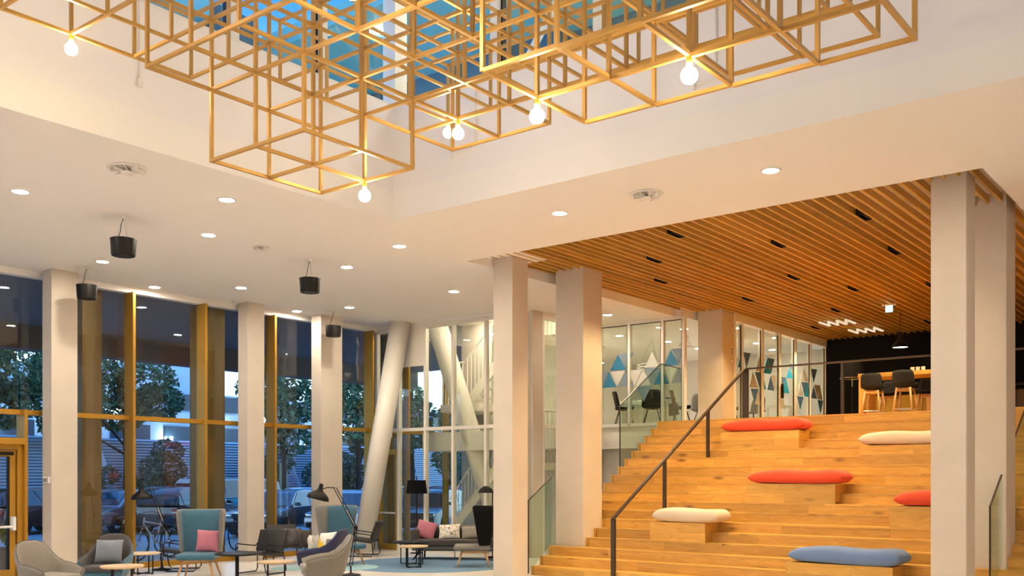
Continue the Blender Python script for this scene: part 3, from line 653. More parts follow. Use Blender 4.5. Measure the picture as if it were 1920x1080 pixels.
# ================================================================== CEILING FIXTURES
dl = thing('downlight', '', 'lamp', (0, 0, ZC), group='round downlights in the white ceiling')
obj('trim_ring', MB().lathe([(.088, -.012), (.108, -.012), (.112, 0), (.088, 0)], 28), 'pale', dl, smooth='a')
obj('lens', MB().lathe([(0, -.008), (.088, -.008), (.088, -.002), (0, -.002)], 28), 'lens', dl)
DL = [(5.4,11.52,'lit downlight farthest left under the shaft edge'),(7.09,9.92,'lit downlight just left of the hanging chandelier corner'),(7.97,11.56,'lit downlight between the two large black speakers'),(7.94,14.27,'lit downlight above the entrance pillar'),
 (9.57,15.47,'lit downlight close to the window head between first and second pillars'),(10.54,14.33,'lit downlight near the second pillar head'),(12.71,15.47,'lit downlight close to the third pillar head'),(13.07,14.32,'lit downlight above the smallest black speaker'),
 (10.53,11.6,'lit downlight right of the middle black speaker'),(10.05,9.96,'lit downlight below the shaft corner'),(13.1,11.62,'lit downlight left of the front stair pillar'),(10.04,7.13,'lit downlight between shaft edge and timber slats'),
 (10.06,4.34,'lit downlight at the right, before the timber slats'),(16.93,10.82,'lit downlight in front of the meeting room glass')]
HID = [(10.05,1.6),(10.05,-1.2),(10.05,-4),(5.4,14.3),(3.0,11.5),(3,14.3),(.5,11.5),(.5,14.3),(-2,11.5),(-2,14.3),(-4,8.5),(-4,5.5),(-4,2.5),(-4,-.5),(-4,-4),(-1,-4),(2,-4),(5,-4),(7.5,-4),(-4,11.5),(-4,14.3)]  # unseen downlights, added only to light the hall
for i, (x, y, *lb) in enumerate(DL+HID):
    t = dl if i == 0 else copy_tree(dl, (0,0,0), 0, '')
    t.location = (x, y, ZC); t['label'] = lb[0] if lb else 'unseen ceiling downlight added to light the hall'
def diffuser(x, y, r, lb):
    t = thing('air_diffuser', lb, 'vent', (x, y, ZC), group='round air diffusers in the ceiling')
    obj('rim', MB().lathe([(r, -.004), (r*.96, -.018), (r*.84, -.012), (r*.8, 0)], 32), 'pale', t, smooth='a')
    obj('bowl', MB().lathe([(r*.82, -.004), (0, -.003)], 32), 'grey_wall', t)
    obj('hub', MB().lathe([(0, -.06), (r*.3, -.06), (r*.34, -.045), (r*.12, -.02), (0, -.02)], 20), 'pale', t, smooth='a')
    for k in range(8):
        a = k*PI/4
        obj('vane', MB().box(r*.3, r*.8, -.004, .004, -.05, -.004).xf(Matrix.Rotation(a, 4, 'Z') @ Matrix.Rotation(.5, 4, 'X')), 'pale', t)
diffuser(5.72, 9.77, .21, 'large round air diffuser at the left below the shaft'); diffuser(10.01, 5.86, .20, 'large round air diffuser before the timber slats'); diffuser(8.86, 11.58, .12, 'small round air diffuser near the middle black speaker')
t = tag(obj('smoke_detector', MB().lathe([(0, -.05), (.03, -.05), (.05, -.02), (.055, 0)], 18), 'grey_wall', loc=(11.25, 15.5, ZC)), 'tiny grey smoke detector near the second pillar head', 'detector')
obj('detector_base', MB().lathe([(.06, -.008), (.06, 0), (0, 0), (0, -.008)], 18), 'pale', t)
def speaker(x, y, lb, s=1.):
    t = thing('pendant_speaker', lb, 'speaker', (x, y, ZC), group='black drum speakers hung from the ceiling')
    r = .158*s; zt = -.29; zb = -.29-.215*s
    b_ = obj('drum', MB().lathe([(0, zt), (r, zt), (r*1.0, zt-.01), (r*.93, zb+.015), (r*.9, zb), (0, zb+.004)], 32), 'black_gloss', t, smooth='a')
    obj('grille', MB().lathe([(0, zb-.003), (r*.84, zb-.003), (r*.86, zb+.003)], 28), 'black', b_)
    obj('top_ring', MB().lathe([(r*1.0, zt), (r*1.02, zt), (r*1.02, zt-.012), (r*1.0, zt-.012)], 32), 'black', b_)
    obj('ceiling_cup', MB().lathe([(0, -.03), (.02, -.03), (.035, -.004), (.035, 0)], 16), 'pale', t, smooth='a')
    for k in range(3):
        a = k*2*PI/3+.5; obj('wire', MB().tube([(0, 0, -.02), (r*.6*math.cos(a), r*.6*math.sin(a), zt)], .0022, 4), 'steel', t)
    obj('cable', MB().tube([(0, 0, -.02), (-.02, .015, -.1), (-.02, .03, -.18), (-.05, .05, zt)], .005, 6), 'black', t)
speaker(6.74, 11.61, 'black drum speaker hung over the left lounge, largest of all'); speaker(8.0, 14.85, 'black drum speaker hung beside the entrance pillar')
speaker(9.84, 11.67, 'black drum speaker hung in the middle of the ceiling, alone'); speaker(13.21, 14.95, 'black drum speaker hung before the third pillar, smallest in view')
# fixtures on pillars
t = tag(obj('wall_thermostat', MB().rbox(7.675, 7.70, 15.42, 15.62, 1.50, 1.61, .01), 'pale'), 'white wall box on the entrance pillar', 'switch')
obj('cover_plate', MB().rbox(7.668, 7.676, 15.46, 15.60, 1.525, 1.585, .003), 'grey_fab_light', t)
t = tag(obj('wall_plaque', MB().lathe([(0, 0), (.055, 0), (.055, .008), (0, .008)], 20).xf(Matrix.Translation((18.99, 9.055, 4.18)) @ Matrix.Rotation(PI/2, 4, 'X') @ Matrix.Diagonal((1, 3.2, 1, 1))), 'pale'), 'tall oval plaque with dark marks on the upper pillar', 'sign')
for k, (dz, hh) in enumerate(((.11, .03), (.06, .02), (.02, .03), (-.04, .015), (-.09, .02))): obj('printed_mark', box(18.965, 19.015, 9.044, 9.047, 4.18+dz-hh/2, 4.18+dz+hh/2), 'plate_dark', t)

# ================================================================== LOUNGE FURNITURE
def tub_chair(name, lb, loc, rz, outer, inner, seat, legm, group, s=1.):
    t = thing(name, lb, 'armchair', (*loc, 0), rz, group)
    key = [(-.345, -.33, .475), (-.36, -.18, .51), (-.365, .0, .535), (-.36, .12, .545), (-.335, .215, .59), (-.285, .295, .69), (-.22, .335, .78), (-.11, .35, .81), (0, .355, .812)]
    key += [(-x, y, h) for x, y, h in key[-2::-1]]
    path = []
    for k in range(len(key)-1):
        for q in range(3): path.append(tuple(a+(b_-a)*q/3 for a, b_ in zip(key[k], key[k+1])))
    path.append(key[-1]); rings = []
    for k, (x, y, h) in enumerate(path):
        p0, p1 = path[max(0, k-1)], path[min(len(path)-1, k+1)]; dx, dy = p1[0]-p0[0], p1[1]-p0[1]; l_ = math.hypot(dx, dy); nx, ny = -dy/l_, dx/l_
        def pt(z, off, tap):
            f = (z-.22)/.6; lean = .10*max(0, z-.42)/.4*max(0, min(1, (y-.1)/.2))
            g = tap
            return (x*g+nx*off, y*g+ny*off+lean, z)
        hm = .40+(h-.40)*.55
        rings.append([pt(.215, 0, .64), pt(.24, .012, .76), pt(.33, .028, .90), pt(hm, .034, .985), pt(h-.03, .034, 1), pt(h-.006, .022, 1), pt(h, 0, 1), pt(h-.006, -.022, 1), pt(h-.03, -.032, 1), pt(hm, -.036, .985), pt(.36, -.036, .93), pt(.33, -.036, .90)])
    mb = MB(); mb.rings([r[:7] for r in rings], closed=False); obj('outer_shell', mb, outer, t, smooth=True)
    mb = MB(); mb.rings([r[6:] for r in rings], closed=False)
    e0, e1 = rings[0], rings[-1]
    obj('inner_shell', mb, inner, t, smooth=True)
    for e_ in (e0, e1):
        mb = MB(); mb.b.faces.new([mb.b.verts.new(p) for p in e_]); obj('arm_front', mb, outer, t)
    pts = [r[6] for r in rings]; obj('piping', MB().tube([(p[0], p[1], p[2]+.002) for p in pts], .005, 5), 'dgrey_fab' if outer == 'grey_fab' else inner, t, smooth=True)
    mb = MB(); mb.rbox(-.235, .235, -.25, .24, .205, .30, .05, 3); mb.rbox(-.30, .30, -.345, .28, .25, .345, .04, 3); obj('base_shell', mb, outer, t, smooth='a')
    mb = MB().rbox(-.285, .285, -.375, .28, .335, .415, .035, 3); obj('seat', mb, seat, t, smooth=True)
    for sx in (-1, 1):
        for sy in (-1, 1): obj('leg', MB().tube([(sx*.17, sy*.17-.03, .22), (sx*.25, sy*.25-.03, 0)], .018, 8, .011), legm, t, smooth=True)
    t.scale = (.82, .82, 1)
    return t
tub_chair('tub_armchair', 'grey tub armchair at the left edge beside the entrance pillar', (5.92, 11.89), FA(62), 'grey_fab', 'grey_fab_light', 'grey_fab_light', 'black', 'tub armchairs in the lounge')
tub_chair('tub_armchair', 'blue and charcoal tub armchair holding the blue-grey pillow', (7.05, 12.56), FA(6), 'teal_fab', 'dgrey_fab', 'dgrey_fab', 'black', 'tub armchairs in the lounge')
tub_chair('tub_armchair', 'grey tub armchair turned left beside the right-hand task lamp', (8.94, 10.31), FA(-72), 'grey_fab', 'grey_fab_light', 'grey_fab_light', 'black', 'tub armchairs in the lounge')
tub_chair('tub_armchair', 'navy and teal tub armchair with a yellow and white pillow', (9.92, 11.49), FA(-104), 'navy_fab', 'teal_fab', 'teal_fab', 'black', 'tub armchairs in the lounge')

def highback(lb, loc, rz, outer, inner, seat, legm):
    t = thing('high_back_chair', lb, 'chair', (*loc, 0), rz, 'high-backed wing chairs')
    def plan(z, off):
        f = (z-.40)/(1.07-.40); hw = .295+.045*f; d = .37
        pts = []
        yb = .27+.13*f
        for k in range(13):                # left wing -> back -> right wing
            u = -1+2*k/12
            if u < -.62: s_ = (u+1)/.38; x = -hw; y = yb-d*(1-s_)*(0.35+.65*f)-.04
            elif u > .62: s_ = (1-u)/.38; x = hw; y = yb-d*(1-s_)*(0.35+.65*f)-.04
            else: x = hw*u/.62*1.0; y = yb-.04*abs(u/.62)**3
            pts.append((x, y))
        n_ = []
        for k, (x, y) in enumerate(pts):
            nx = x/(hw) ; ny = 1 if abs(pts[k][0]) < hw*.98 else .12
            l_ = math.hypot(nx if abs(nx) > .9 else 0, ny); n_.append(((nx if abs(nx) > .9 else 0)/l_*off, ny/l_*off))
        return [(x+a, y+b, z) for (x, y), (a, b) in zip(pts, n_)]
    zs = [.40, .43, .55, .75, .95, 1.05, 1.07]
    ins = [.0, .0, 0, 0, 0, 0, -.02]
    Oo = [plan(z, .028+q) for z, q in zip(zs, ins)]; Ii = [plan(z, -.022-q) for z, q in zip(zs, ins)]
    obj('back_shell', MB().rings(Oo, closed=False), outer, t, smooth=True)
    obj('back_pad', MB().rings(Ii, closed=False), inner, t, smooth=True)
    rim = MB()
    rim.rings([Oo[-1], [((a[0]+b[0])/2, (a[1]+b[1])/2, 1.085) for a, b in zip(Oo[-1], Ii[-1])], Ii[-1]], closed=False)
    for e_ in (0, -1): rim.rings([[r[e_] for r in Oo], [((a[e_][0]+b[e_][0])/2, (a[e_][1]+b[e_][1])/2-.02, a[e_][2]) for a, b in zip(Oo, Ii)], [r[e_] for r in Ii]], closed=False)
    rim.rings([Oo[0], Ii[0]], closed=False)
    obj('wing_edge', rim, outer, t, smooth=True)
    obj('seat', MB().rbox(-.30, .30, -.36, .29, .30, .40, .045, 3), seat, t, smooth=True)
    obj('seat_frame', MB().rbox(-.22, .22, -.24, .22, .255, .305, .01), legm, t)
    for sx in (-1, 1):
        for sy in (-1, 1): obj('leg', MB().tube([(sx*.20, sy*.20-.01, .30), (sx*.28, sy*.29-.01, 0)], .024, 10, .013), legm, t, smooth=True)
    return t
highback('petrol blue high-back wing chair with a pink pillow', (9.18, 13.57), FA(6), 'grey_fab', 'teal_fab', 'teal_fab', 'beech')
highback('petrol blue and grey high-back wing chair before the leaning column', (12.08, 13.44), FA(48), 'grey_fab', 'teal_fab', 'teal_fab', 'beech')
highback('black high-back wing chair with grey seat beside the stair pillar', (13.34, 11.35), FA(-88), 'black_fab', 'black_fab', 'grey_fab', 'beech')

def lounge(lb, loc, rz):
    t = thing('lounge_chair', lb, 'chair', (*loc, 0), rz, 'low dark leather lounge chairs with black wire frames'); t.scale = (.96, .96, 1)
    M1 = Matrix.Translation((0, .20, .36)) @ Matrix.Rotation(math.radians(-20), 4, 'X')
    obj('backrest', MB().rbox(-.29, .29, -.02, .025, 0, .37, .012, 2, M1), 'leather', t, smooth='a')
    M2 = Matrix.Translation((0, -.08, .33)) @ Matrix.Rotation(math.radians(7), 4, 'X') @ Matrix.Rotation(math.radians(0), 4, 'X')
    obj('seat', MB().rbox(-.29, .29, -.30, .30, -.025, .03, .02, 2, M2 @ Matrix.Rotation(math.radians(-14), 4, 'X')), 'leather', t, smooth='a')
    for sx in (-1, 1):
        x = sx*.31
        obj('sled_leg', MB().tube([(x*.9, .22, .36), (x, .26, .06), (x, .22, .012), (x, -.25, .012), (x, -.30, .06), (x*.95, -.34, .28), (x*.92, -.30, .35)], .010, 7), 'black', t, smooth=True)
        obj('armrest', MB().tube([(x*1.02, -.30, .34), (x*1.06, -.30, .47), (x*1.06, -.26, .50), (x*1.06, .22, .44), (x*.98, .28, .50)], .010, 7), 'black', t, smooth=True)
    obj('cross_bar', MB().tube([(-.28, .22, .34), (.28, .22, .34)], .010, 6), 'black', t)
lounge('dark leather lounge chair standing alone before the second pillar', (10.24, 13.35), FA(-24))
lounge('dark leather lounge chair half hidden behind the first blue high-back chair', (9.72, 14.82), FA(-80))
lounge('dark leather lounge chair near the window with coats on it', (11.7, 14.57), FA(28))
lounge('dark leather lounge chair beside the exit door, seen from the side', (13.79, 14.66), FA(-96))

def round_table(lb, x, y, z, r, topm, rz=.3, ped=False):
    t = thing('coffee_table', lb, 'table', (x, y, 0), rz, 'round coffee tables in the lounge')
    obj('table_top', MB().lathe([(0, z-.028), (r*.93, z-.028), (r, z-.014), (r, z-.004), (r*.99, z), (0, z)], 40), topm, t, smooth='a')
    if ped:
        obj('leg', MB().tube([(0, 0, .01), (0, 0, z-.028)], .028, 12), 'black', t); obj('foot_plate', MB().lathe([(0, .015), (r*.6, .012), (r*.62, 0), (0, 0)], 32), 'black', t)
        return
    q = r*.62
    for k in range(4):
        a = k*PI/2; obj('leg', MB().tube([(q*math.cos(a), q*math.sin(a), 0), (q*math.cos(a), q*math.sin(a), z-.028)], .011, 8), 'black', t)
    for k in (0, 1):
        a = k*PI/2; obj('floor_rail', MB().tube([(q*math.cos(a), q*math.sin(a), .012), (-q*math.cos(a), -q*math.sin(a), .012)], .009, 6), 'black', t)
round_table('round birch-topped table before the blue and charcoal armchair', 6.69, 11.55, .483, .264, 'birch', .2)
round_table('small round birch-topped table beside the left task lamp base', 8.96, 14.82, .353, .275, 'birch', .5)
round_table('round black table before the first blue high-back chair', 9.12, 12.5, .446, .335, 'black_gloss', 0, True)
round_table('round birch-topped table in front of the lone lounge chair', 9.3, 11.79, .35, .28, 'birch', .1)
round_table('round black table in front of the sofa', 13.01, 12.58, .42, .35, 'black_gloss', .35)
round_table('low round birch-topped table nested beside the black sofa table', 12.52, 12.06, .391, .262, 'birch', .1)

def task_lamp(lb, base, elbow, top, head, hrz, tilt):
    t = thing('floor_lamp', lb, 'lamp', (*base, 0), 0, 'tall black articulated floor lamps')
    obj('base', MB().lathe([(0, .05), (.03, .05), (.05, .035), (.15, .025), (.165, .012), (.165, 0), (0, 0)], 28), 'black', t, smooth='a')
    B = Vector((0, 0, 0)); E = Vector((elbow[0]-base[0], elbow[1]-base[1], elbow[2])); T = Vector((top[0]-base[0], top[1]-base[1], top[2])); H_ = Vector((head[0]-base[0], head[1]-base[1], head[2]))
    sd = Vector((math.cos(hrz), math.sin(hrz), 0))
    obj('stem', MB().tube([(0, 0, .03), (0, 0, .16)], .014, 8), 'black', t)
    for a, b_, nm in ((Vector((0, 0, .16)), E, 'lower_arm'), (E, T, 'upper_arm')):
        for q in (-.022, .022): obj(nm, MB().tube([a+sd*q, b_+sd*q], .007, 6), 'black', t)
        obj('spring', MB().tube([a.lerp(b_, .12)+sd*.0, a.lerp(b_, .45)], .010, 6), 'steel', t)
    obj('joint', MB().rbox(-.03, .03, -.012, .012, -.035, .035, .008, 1, Matrix.Translation(E)), 'black', t)
    obj('head_arm', MB().tube([T, (T+H_)/2+Vector((0, 0, .02)), H_+Vector((0, 0, .0))], .008, 6), 'black', t)
    hm = Matrix.Translation(H_) @ Matrix.Rotation(hrz, 4, 'Z') @ Matrix.Rotation(tilt, 4, 'Y')
    sh = obj('lamp_shade', MB().lathe([(0, .10), (.026, .10), (.034, .085), (.036, .03), (.05, -.01), (.10, -.045), (.155, -.085), (.178, -.13), (.18, -.16), (.174, -.16), (.15, -.09), (.09, -.055), (.03, -.03), (0, -.03)], 32, mtx=hm), 'black_gloss', t, smooth='a')
task_lamp('black articulated floor lamp at the left window behind the small birch table', (9.51, 15.16), (9.54, 15.12, .77), (9.39, 15.31, 1.44), (9.29, 15.43, 1.38), FA(0), math.radians(-4))
task_lamp('black articulated floor lamp beside the right grey armchair', (10.88, 11.89), (10.93, 11.82, .776), (10.72, 12.09, 1.43), (10.57, 12.28, 1.40), FA(0), math.radians(14))
t = thing('drum_floor_lamp', 'black drum-shade floor lamp standing behind the sofa', 'lamp', (14.94, 14.30, 0))
obj('lamp_shade', MB().lathe([(.19, 1.54), (.225, 1.26), (.22, 1.26), (.185, 1.54)], 32), 'black_fab', t, smooth='a'); obj('pole', MB().tube([(0, 0, .02), (0, 0, 1.62)], .011, 8), 'black', t)
obj('base', MB().lathe([(0, .025), (.13, .02), (.14, 0), (0, 0)], 24), 'black', t, smooth='a'); obj('shade_spider', MB().tube([(-.19, 0, 1.52), (.19, 0, 1.52)], .005, 5), 'black', t)
t = thing('arc_lamp', 'black domed lamp peeping out beside the front stair pillar', 'lamp', (15.08, 12.35, 0))
obj('base', MB().lathe([(0, .025), (.13, .02), (.14, 0), (0, 0)], 24), 'black', t, smooth='a'); obj('pole', MB().tube([(0, 0, .02), (0, 0, 1.3), (-.05, .05, 1.38)], .011, 8), 'black', t)
obj('lamp_shade', MB().lathe([(0, 1.43), (.05, 1.42), (.12, 1.37), (.165, 1.29), (.16, 1.29), (.11, 1.355), (0, 1.41)], 28, -.08, .10), 'black_gloss', t, smooth='a')

# sofa
t = thing('sofa', 'long dark brown-grey sofa in front of the glass partition', 'sofa', (14.38, 12.62, 0), FA(-6))
obj('seat', MB().rbox(-.86, .86, -.34, .20, .26, .40, .04, 3), 'sofa_fab', t, smooth=True)
obj('seat_base', MB().rbox(-.88, .88, -.33, .30, .18, .27, .03, 2), 'dgrey_fab', t, smooth=True)
obj('backrest', MB().rbox(-.92, .92, .16, .34, .30, .63, .05, 3), 'sofa_fab', t, smooth=True)
for sx in (-1, 1): obj('armrest', MB().rbox(.84*sx-.07, .84*sx+.07, -.30, .30, .26, .60, .05, 3), 'sofa_fab', t, smooth=True)
for sx in (-1, 1):
    obj('leg', MB().tube([(sx*.74, -.20, .20), (sx*.78, -.26, .10), (sx*.86, -.32, 0)], .026, 8, .014), 'black', t, smooth=True); obj('leg', MB().tube([(sx*.72, .24, .2), (sx*.74, .27, 0)], .018, 8), 'black', t)
obj('leg', MB().tube([(-.1, .1, .2), (-.1, .1, 0)], .010, 8), 'steel', t)
# pillows
def put_pillow(lb, m, w_, h_, loc, rz, lean, roll=0., th=.15):
    o = obj('pillow', pillow(w_, h_, th), m, smooth=True)
    o.matrix_world = Matrix.Translation(loc) @ Matrix.Rotation(rz, 4, 'Z') @ Matrix.Rotation(PI/2-lean, 4, 'X') @ Matrix.Rotation(roll, 4, 'Z')
    return tag(o, lb, 'pillow', 'scatter pillows in the lounge')
def rel(base, rz, x, y): return (base[0]+x*math.cos(rz)-y*math.sin(rz), base[1]+x*math.sin(rz)+y*math.cos(rz))
p = rel((7.05, 12.56), FA(6), 0, .10); put_pillow('blue-grey velvet pillow on the blue and charcoal armchair', 'bluegrey_fab', .36, .33, (*p, .585), FA(6), .32)
p = rel((9.18, 13.57), FA(6), .115, .11); put_pillow('dusty pink pillow on the first blue high-back chair', 'pink_fab', .36, .36, (*p, .575), FA(10), .25, -.06)
p = rel((9.92, 11.49), FA(-104), .03, .10); q = put_pillow('yellow, white and grey pillow on the navy armchair', 'white_fab', .36, .34, (*p, .60), FA(-40), .3, .1)
# printed panels of that pillow: yellow triangle as a second material by face position
q.data.materials.append(M['yellow_fab']); q.data.materials.append(M['grey_fab'])
for f in q.data.polygons:
    cx, cy = f.center.x, f.center.y
    f.material_index = 1 if cy < cx*-.8-.02 else (2 if cx > .05 and cy < .05 else 0)
sr = FA(-6)
p = rel((14.38, 12.62), sr, -.66, .02); put_pillow('dusty pink pillow at the left end of the sofa', 'pink_fab', .38, .36, (*p, .57), sr+.15, .35, -.25)
p = rel((14.38, 12.62), sr, -.20, .06); q = put_pillow('white pillow with leaf pattern in the middle of the sofa', 'white_fab', .42, .30, (*p, .535), sr, .4, .05)
p = rel((14.38, 12.62), sr, .25, .06); put_pillow('light grey pillow on the sofa behind the black high-back chair', 'grey_fab_light', .42, .27, (*p, .52), sr, .4, .08)
lp = MB(); rr = random.Random(3)
for k in range(34):                                     # printed leaves, thin flakes sewn on the pillow front
    x, y = rr.uniform(-.17, .17), rr.uniform(-.11, .11); u, v = x/.21, y/.15
    z = .075*((1-abs(u)**2.5)*(1-abs(v)**2.5))**.5+.003; a = rr.uniform(-.5, .5)
    c_, s_ = math.cos(a), math.sin(a)
    lp.b.faces.new([lp.b.verts.new((x+c_*px-s_*py, y+s_*px+c_*py, z)) for px, py in ((0, -.022), (.009, 0), (0, .022), (-.009, 0))])
o = obj('leaf_print', lp, 'plate_dark', q); o['kind'] = 'stuff'
o.data.materials.append(M['yellow_fab']); o.data.materials.append(M['grey_fab'])
for f in o.data.polygons: f.material_index = f.index % 3
# coats on the lounge chair
def coat(lb, m, loc, rz, s):
    mb = pillow(.36*s, .42*s, .26*s, 12, 12, 2.2, .8, .1)
    for v in mb.b.verts: v.co.z += .02*math.sin(v.co.x*30)*math.cos(v.co.y*22)
    o = obj('jacket', mb, m, smooth=True); o.matrix_world = Matrix.Translation(loc) @ Matrix.Rotation(rz, 4, 'Z') @ Matrix.Rotation(1.15, 4, 'X')
    tag(o, lb, 'jacket'); 
    sl_ = obj('sleeve', MB().tube([(-.10*s, .14*s, .10*s), (-.14*s, 0, .14*s), (-.10*s, -.16*s, .12*s)], .04*s, 8, .03*s), m, o, smooth=True)
coat('dark grey padded jacket bundled on the lounge chair by the window', 'dgrey_fab', (11.70, 14.38, .47), FA(20), 1.0)
coat('brownish jacket bundled next to the dark grey one', 'sofa_fab', (11.84, 14.20, .46), FA(30), .9)
coat('pale jacket hanging at the right of the coats', 'white_fab', (11.93, 14.02, .38), FA(35), .8)
# rugs
def rug(lb, x, y, r, m, z): tag(obj('round_rug', MB().lathe([(0, z), (r-.006, z), (r, z-.004), (r, 0.0005)], 72), m, loc=(x, y, 0)), lb, 'rug', 'round rugs in the lounge')
rug('large round blue rug under the sofa tables', 13.17, 12.29, 1.58, 'rug', .008); rug('pale aqua round rug overlapping the blue one', 11.73, 13.07, .66, 'rug_light', .013); rug('small pale aqua round rug near the lone lounge chair', 11.13, 13.60, .42, 'rug_light', .007)

# ================================================================== UPPER FLOOR FURNITURE
ZU = 2.705
t = thing('bar_table', 'tall oak bar table with panel leg on the upper floor', 'table', (19.6, 6.58, ZU))
obj('table_top', MB().rbox(-.05, .75, -2.6, .03, .87, .95, .004, 1), 'oakx', t); obj('panel_leg', box(-.03, .73, -.08, .02, 0, .87), 'oakx', t); obj('panel_leg', box(-.03, .73, -2.58, -2.48, 0, .87), 'oakx', t)
def stool(lb, x, y, rz):
    t = thing('bar_stool', lb, 'stool', (x, y, ZU), rz, 'bar stools at the oak bar table')
    rows = []
    for k in range(9):
        u = k/8
        if u < .5: y_, z_ = -.19+.36*(u/.5), .60+.012*math.cos(u*6)
        else: y_, z_ = .17+.06*((u-.5)/.5), .60+.30*((u-.5)/.5)**.8
        hw = .19+.02*math.sin(u*PI)-.02*(u > .9)
        rows.append([(x_*hw, y_-(.06*abs(x_)**2 if u >= .5 else 0), z_+(.04*abs(x_)**3 if u < .6 else 0)) for x_ in (-1, -.7, -.35, 0, .35, .7, 1)])
    o = obj('seat_shell', MB().rings(rows, closed=False), 'stool_fab', t, smooth=True); sd = o.modifiers.new('s', 'SOLIDIFY'); sd.thickness = .035
    obj('seat_frame', MB().rbox(-.13, .13, -.13, .13, .52, .575, .01), 'beech', t)
    for sx in (-1, 1):
        for sy in (-1, 1): obj('leg', MB().tube([(sx*.12, sy*.12, .58), (sx*.19, sy*.19, 0)], .022, 8, .014), 'beech', t, smooth=True)
    for s_ in (-1, 1): obj('foot_rest', MB().tube([(-.17, s_*.17, .18), (.17, s_*.17, .18)], .010, 6), 'steel', t)
stool('dark bar stool at the left end of the bar table', 19.30, 6.22, PI/2); stool('dark bar stool in front of the bar table next to the pillar', 19.05, 5.55, PI/2)
stool('dark bar stool on the far side of the bar table, left', 20.75, 6.35, -PI/2); stool('dark bar stool on the far side of the bar table, right', 20.7, 5.6, -PI/2)
for i in range(3):
    t = tag(obj('drinking_glass', MB().lathe([(0, 0), (.035, 0), (.04, .085), (.036, .085), (.032, .01), (0, .01)], 16), 'pale', loc=(19.75, 5.62-.10*i, ZU+.951), smooth='a'), ['first small pale cup from the left on the bar table', 'middle small pale cup on the bar table', 'small pale cup on the bar table nearest the pillar'][i], 'cup', 'cups on the bar table')
t = thing('kitchen_island', 'low counter with mustard, sand and taupe fronts behind the bar table', 'counter', (22.4, 7.2, ZU))
obj('worktop', MB().rbox(-.02, .7, -4.4, .02, .80, .86, .005, 1), 'black', t)
for a, b, m in ((0, -.55, 'mustard'), (-.56, -1.1, 'mustard'), (-1.11, -2.0, 'sand'), (-2.01, -2.9, 'taupe'), (-2.91, -4.38, 'taupe')): obj('front_panel', box(0, .66, b, a, 0, .72), m, t)
t = thing('pendant_lamp', 'black bell pendant lamp lit over the bar', 'lamp', (21.0, 6.22, 5.05))
obj('lamp_shade', MB().lathe([(0, -.42), (.04, -.42), (.045, -.56), (.09, -.62), (.165, -.72), (.17, -.75), (.16, -.75), (.08, -.64), (0, -.60)], 30), 'black', t, smooth='a'); obj('cord', MB().tube([(0, 0, 0), (0, 0, -.42)], .006, 6), 'black', t)
obj('diffuser', MB().lathe([(0, -.735), (.155, -.735)], 30), emit('pendant_glow', (1, .78, .5), 7), t)
for i, (x, y) in enumerate(((20.9, 7.62), (22.4, 7.5))):
    t = thing('zigzag_lamp', ['zigzag strip lamp under the timber slats, nearer the meeting room', 'zigzag strip lamp under the timber slats, nearer the bar'][i], 'lamp', (x, y, 4.98), 0, 'zigzag strip lamps')
    for k in range(4):
        obj('light_bar', bar((0, .28-.19*k, 0), (.62, .28-.19*k, 0), .05, .03), 'strip', t)
        if k < 3: obj('light_bar', bar((.60, .28-.19*k, 0), (.02, .09-.19*k, 0), .05, .03), 'strip', t)
    for k in (0, 3): obj('stem', MB().tube([(.3, .28-.19*k, .0), (.3, .28-.19*k, .085)], .006, 5), 'pale', t)
t = thing('emergency_sign', 'glowing green exit sign under the timber slats', 'sign', (20.0, 6.14, 5.06))
obj('hanger', MB().box(-.02, .02, -.14, .14, -.03, 0), 'pale', t); obj('sign_face', box(-.008, .008, -.07, .07, -.16, -.03), emit('exit_glow', (.35, .95, .80), .6), t)
t = thing('reading_lamp', 'black drum-shade floor lamp beside the bar table', 'lamp', (21.0, 7.22, ZU))
obj('lamp_shade', MB().lathe([(.22, 1.36), (.25, 1.02), (.245, 1.02), (.215, 1.36)], 30), 'black_fab', t, smooth='a'); obj('pole', MB().tube([(0, 0, .02), (0, 0, 1.1)], .012, 8), 'black', t); obj('pole_head', MB().tube([(0, 0, .84), (0, 0, 1.02)], .013, 8), 'steel', t); obj('base', MB().lathe([(0, .025), (.14, .02), (.15, 0), (0, 0)], 24), 'black', t, smooth='a'); obj('shade_ring', MB().tube([(.247*math.cos(k*PI/12), .247*math.sin(k*PI/12), 1.02) for k in range(24)], .006, 5, close=True), 'steel', t)
# meeting room
def shell_chair(lb, x, y, rz, m):
    t = thing('shell_chair', lb, 'chair', (x, y, ZU-.005), rz, 'shell chairs in the meeting room')
    rows = []
    for k in range(11):
        u = k/10
        if u < .5: y_, z_ = -.20+.38*(u/.5), .41-.02*math.sin(u*2*PI)
        else: y_, z_ = .18+.09*((u-.5)/.5), .41+.40*((u-.5)/.5)
        hw = .20+.03*math.sin(u*PI)-.05*max(0, (u-.85)/.15)**2
        rows.append([(x_*hw, y_-(.07*x_*x_ if u > .5 else 0), z_+(.05*abs(x_)**3 if u < .6 else 0)) for x_ in (-1, -.7, -.35, 0, .35, .7, 1)])
    o = obj('seat_shell', MB().rings(rows, closed=False), m, t, smooth=True); sd = o.modifiers.new('s', 'SOLIDIFY'); sd.thickness = .02
    for sx in (-1, 1):
        for sy in (-1, 1): obj('leg', MB().tube([(sx*.10, sy*.10, .40), (sx*.21, sy*.22, 0)], .010, 6), 'black', t)
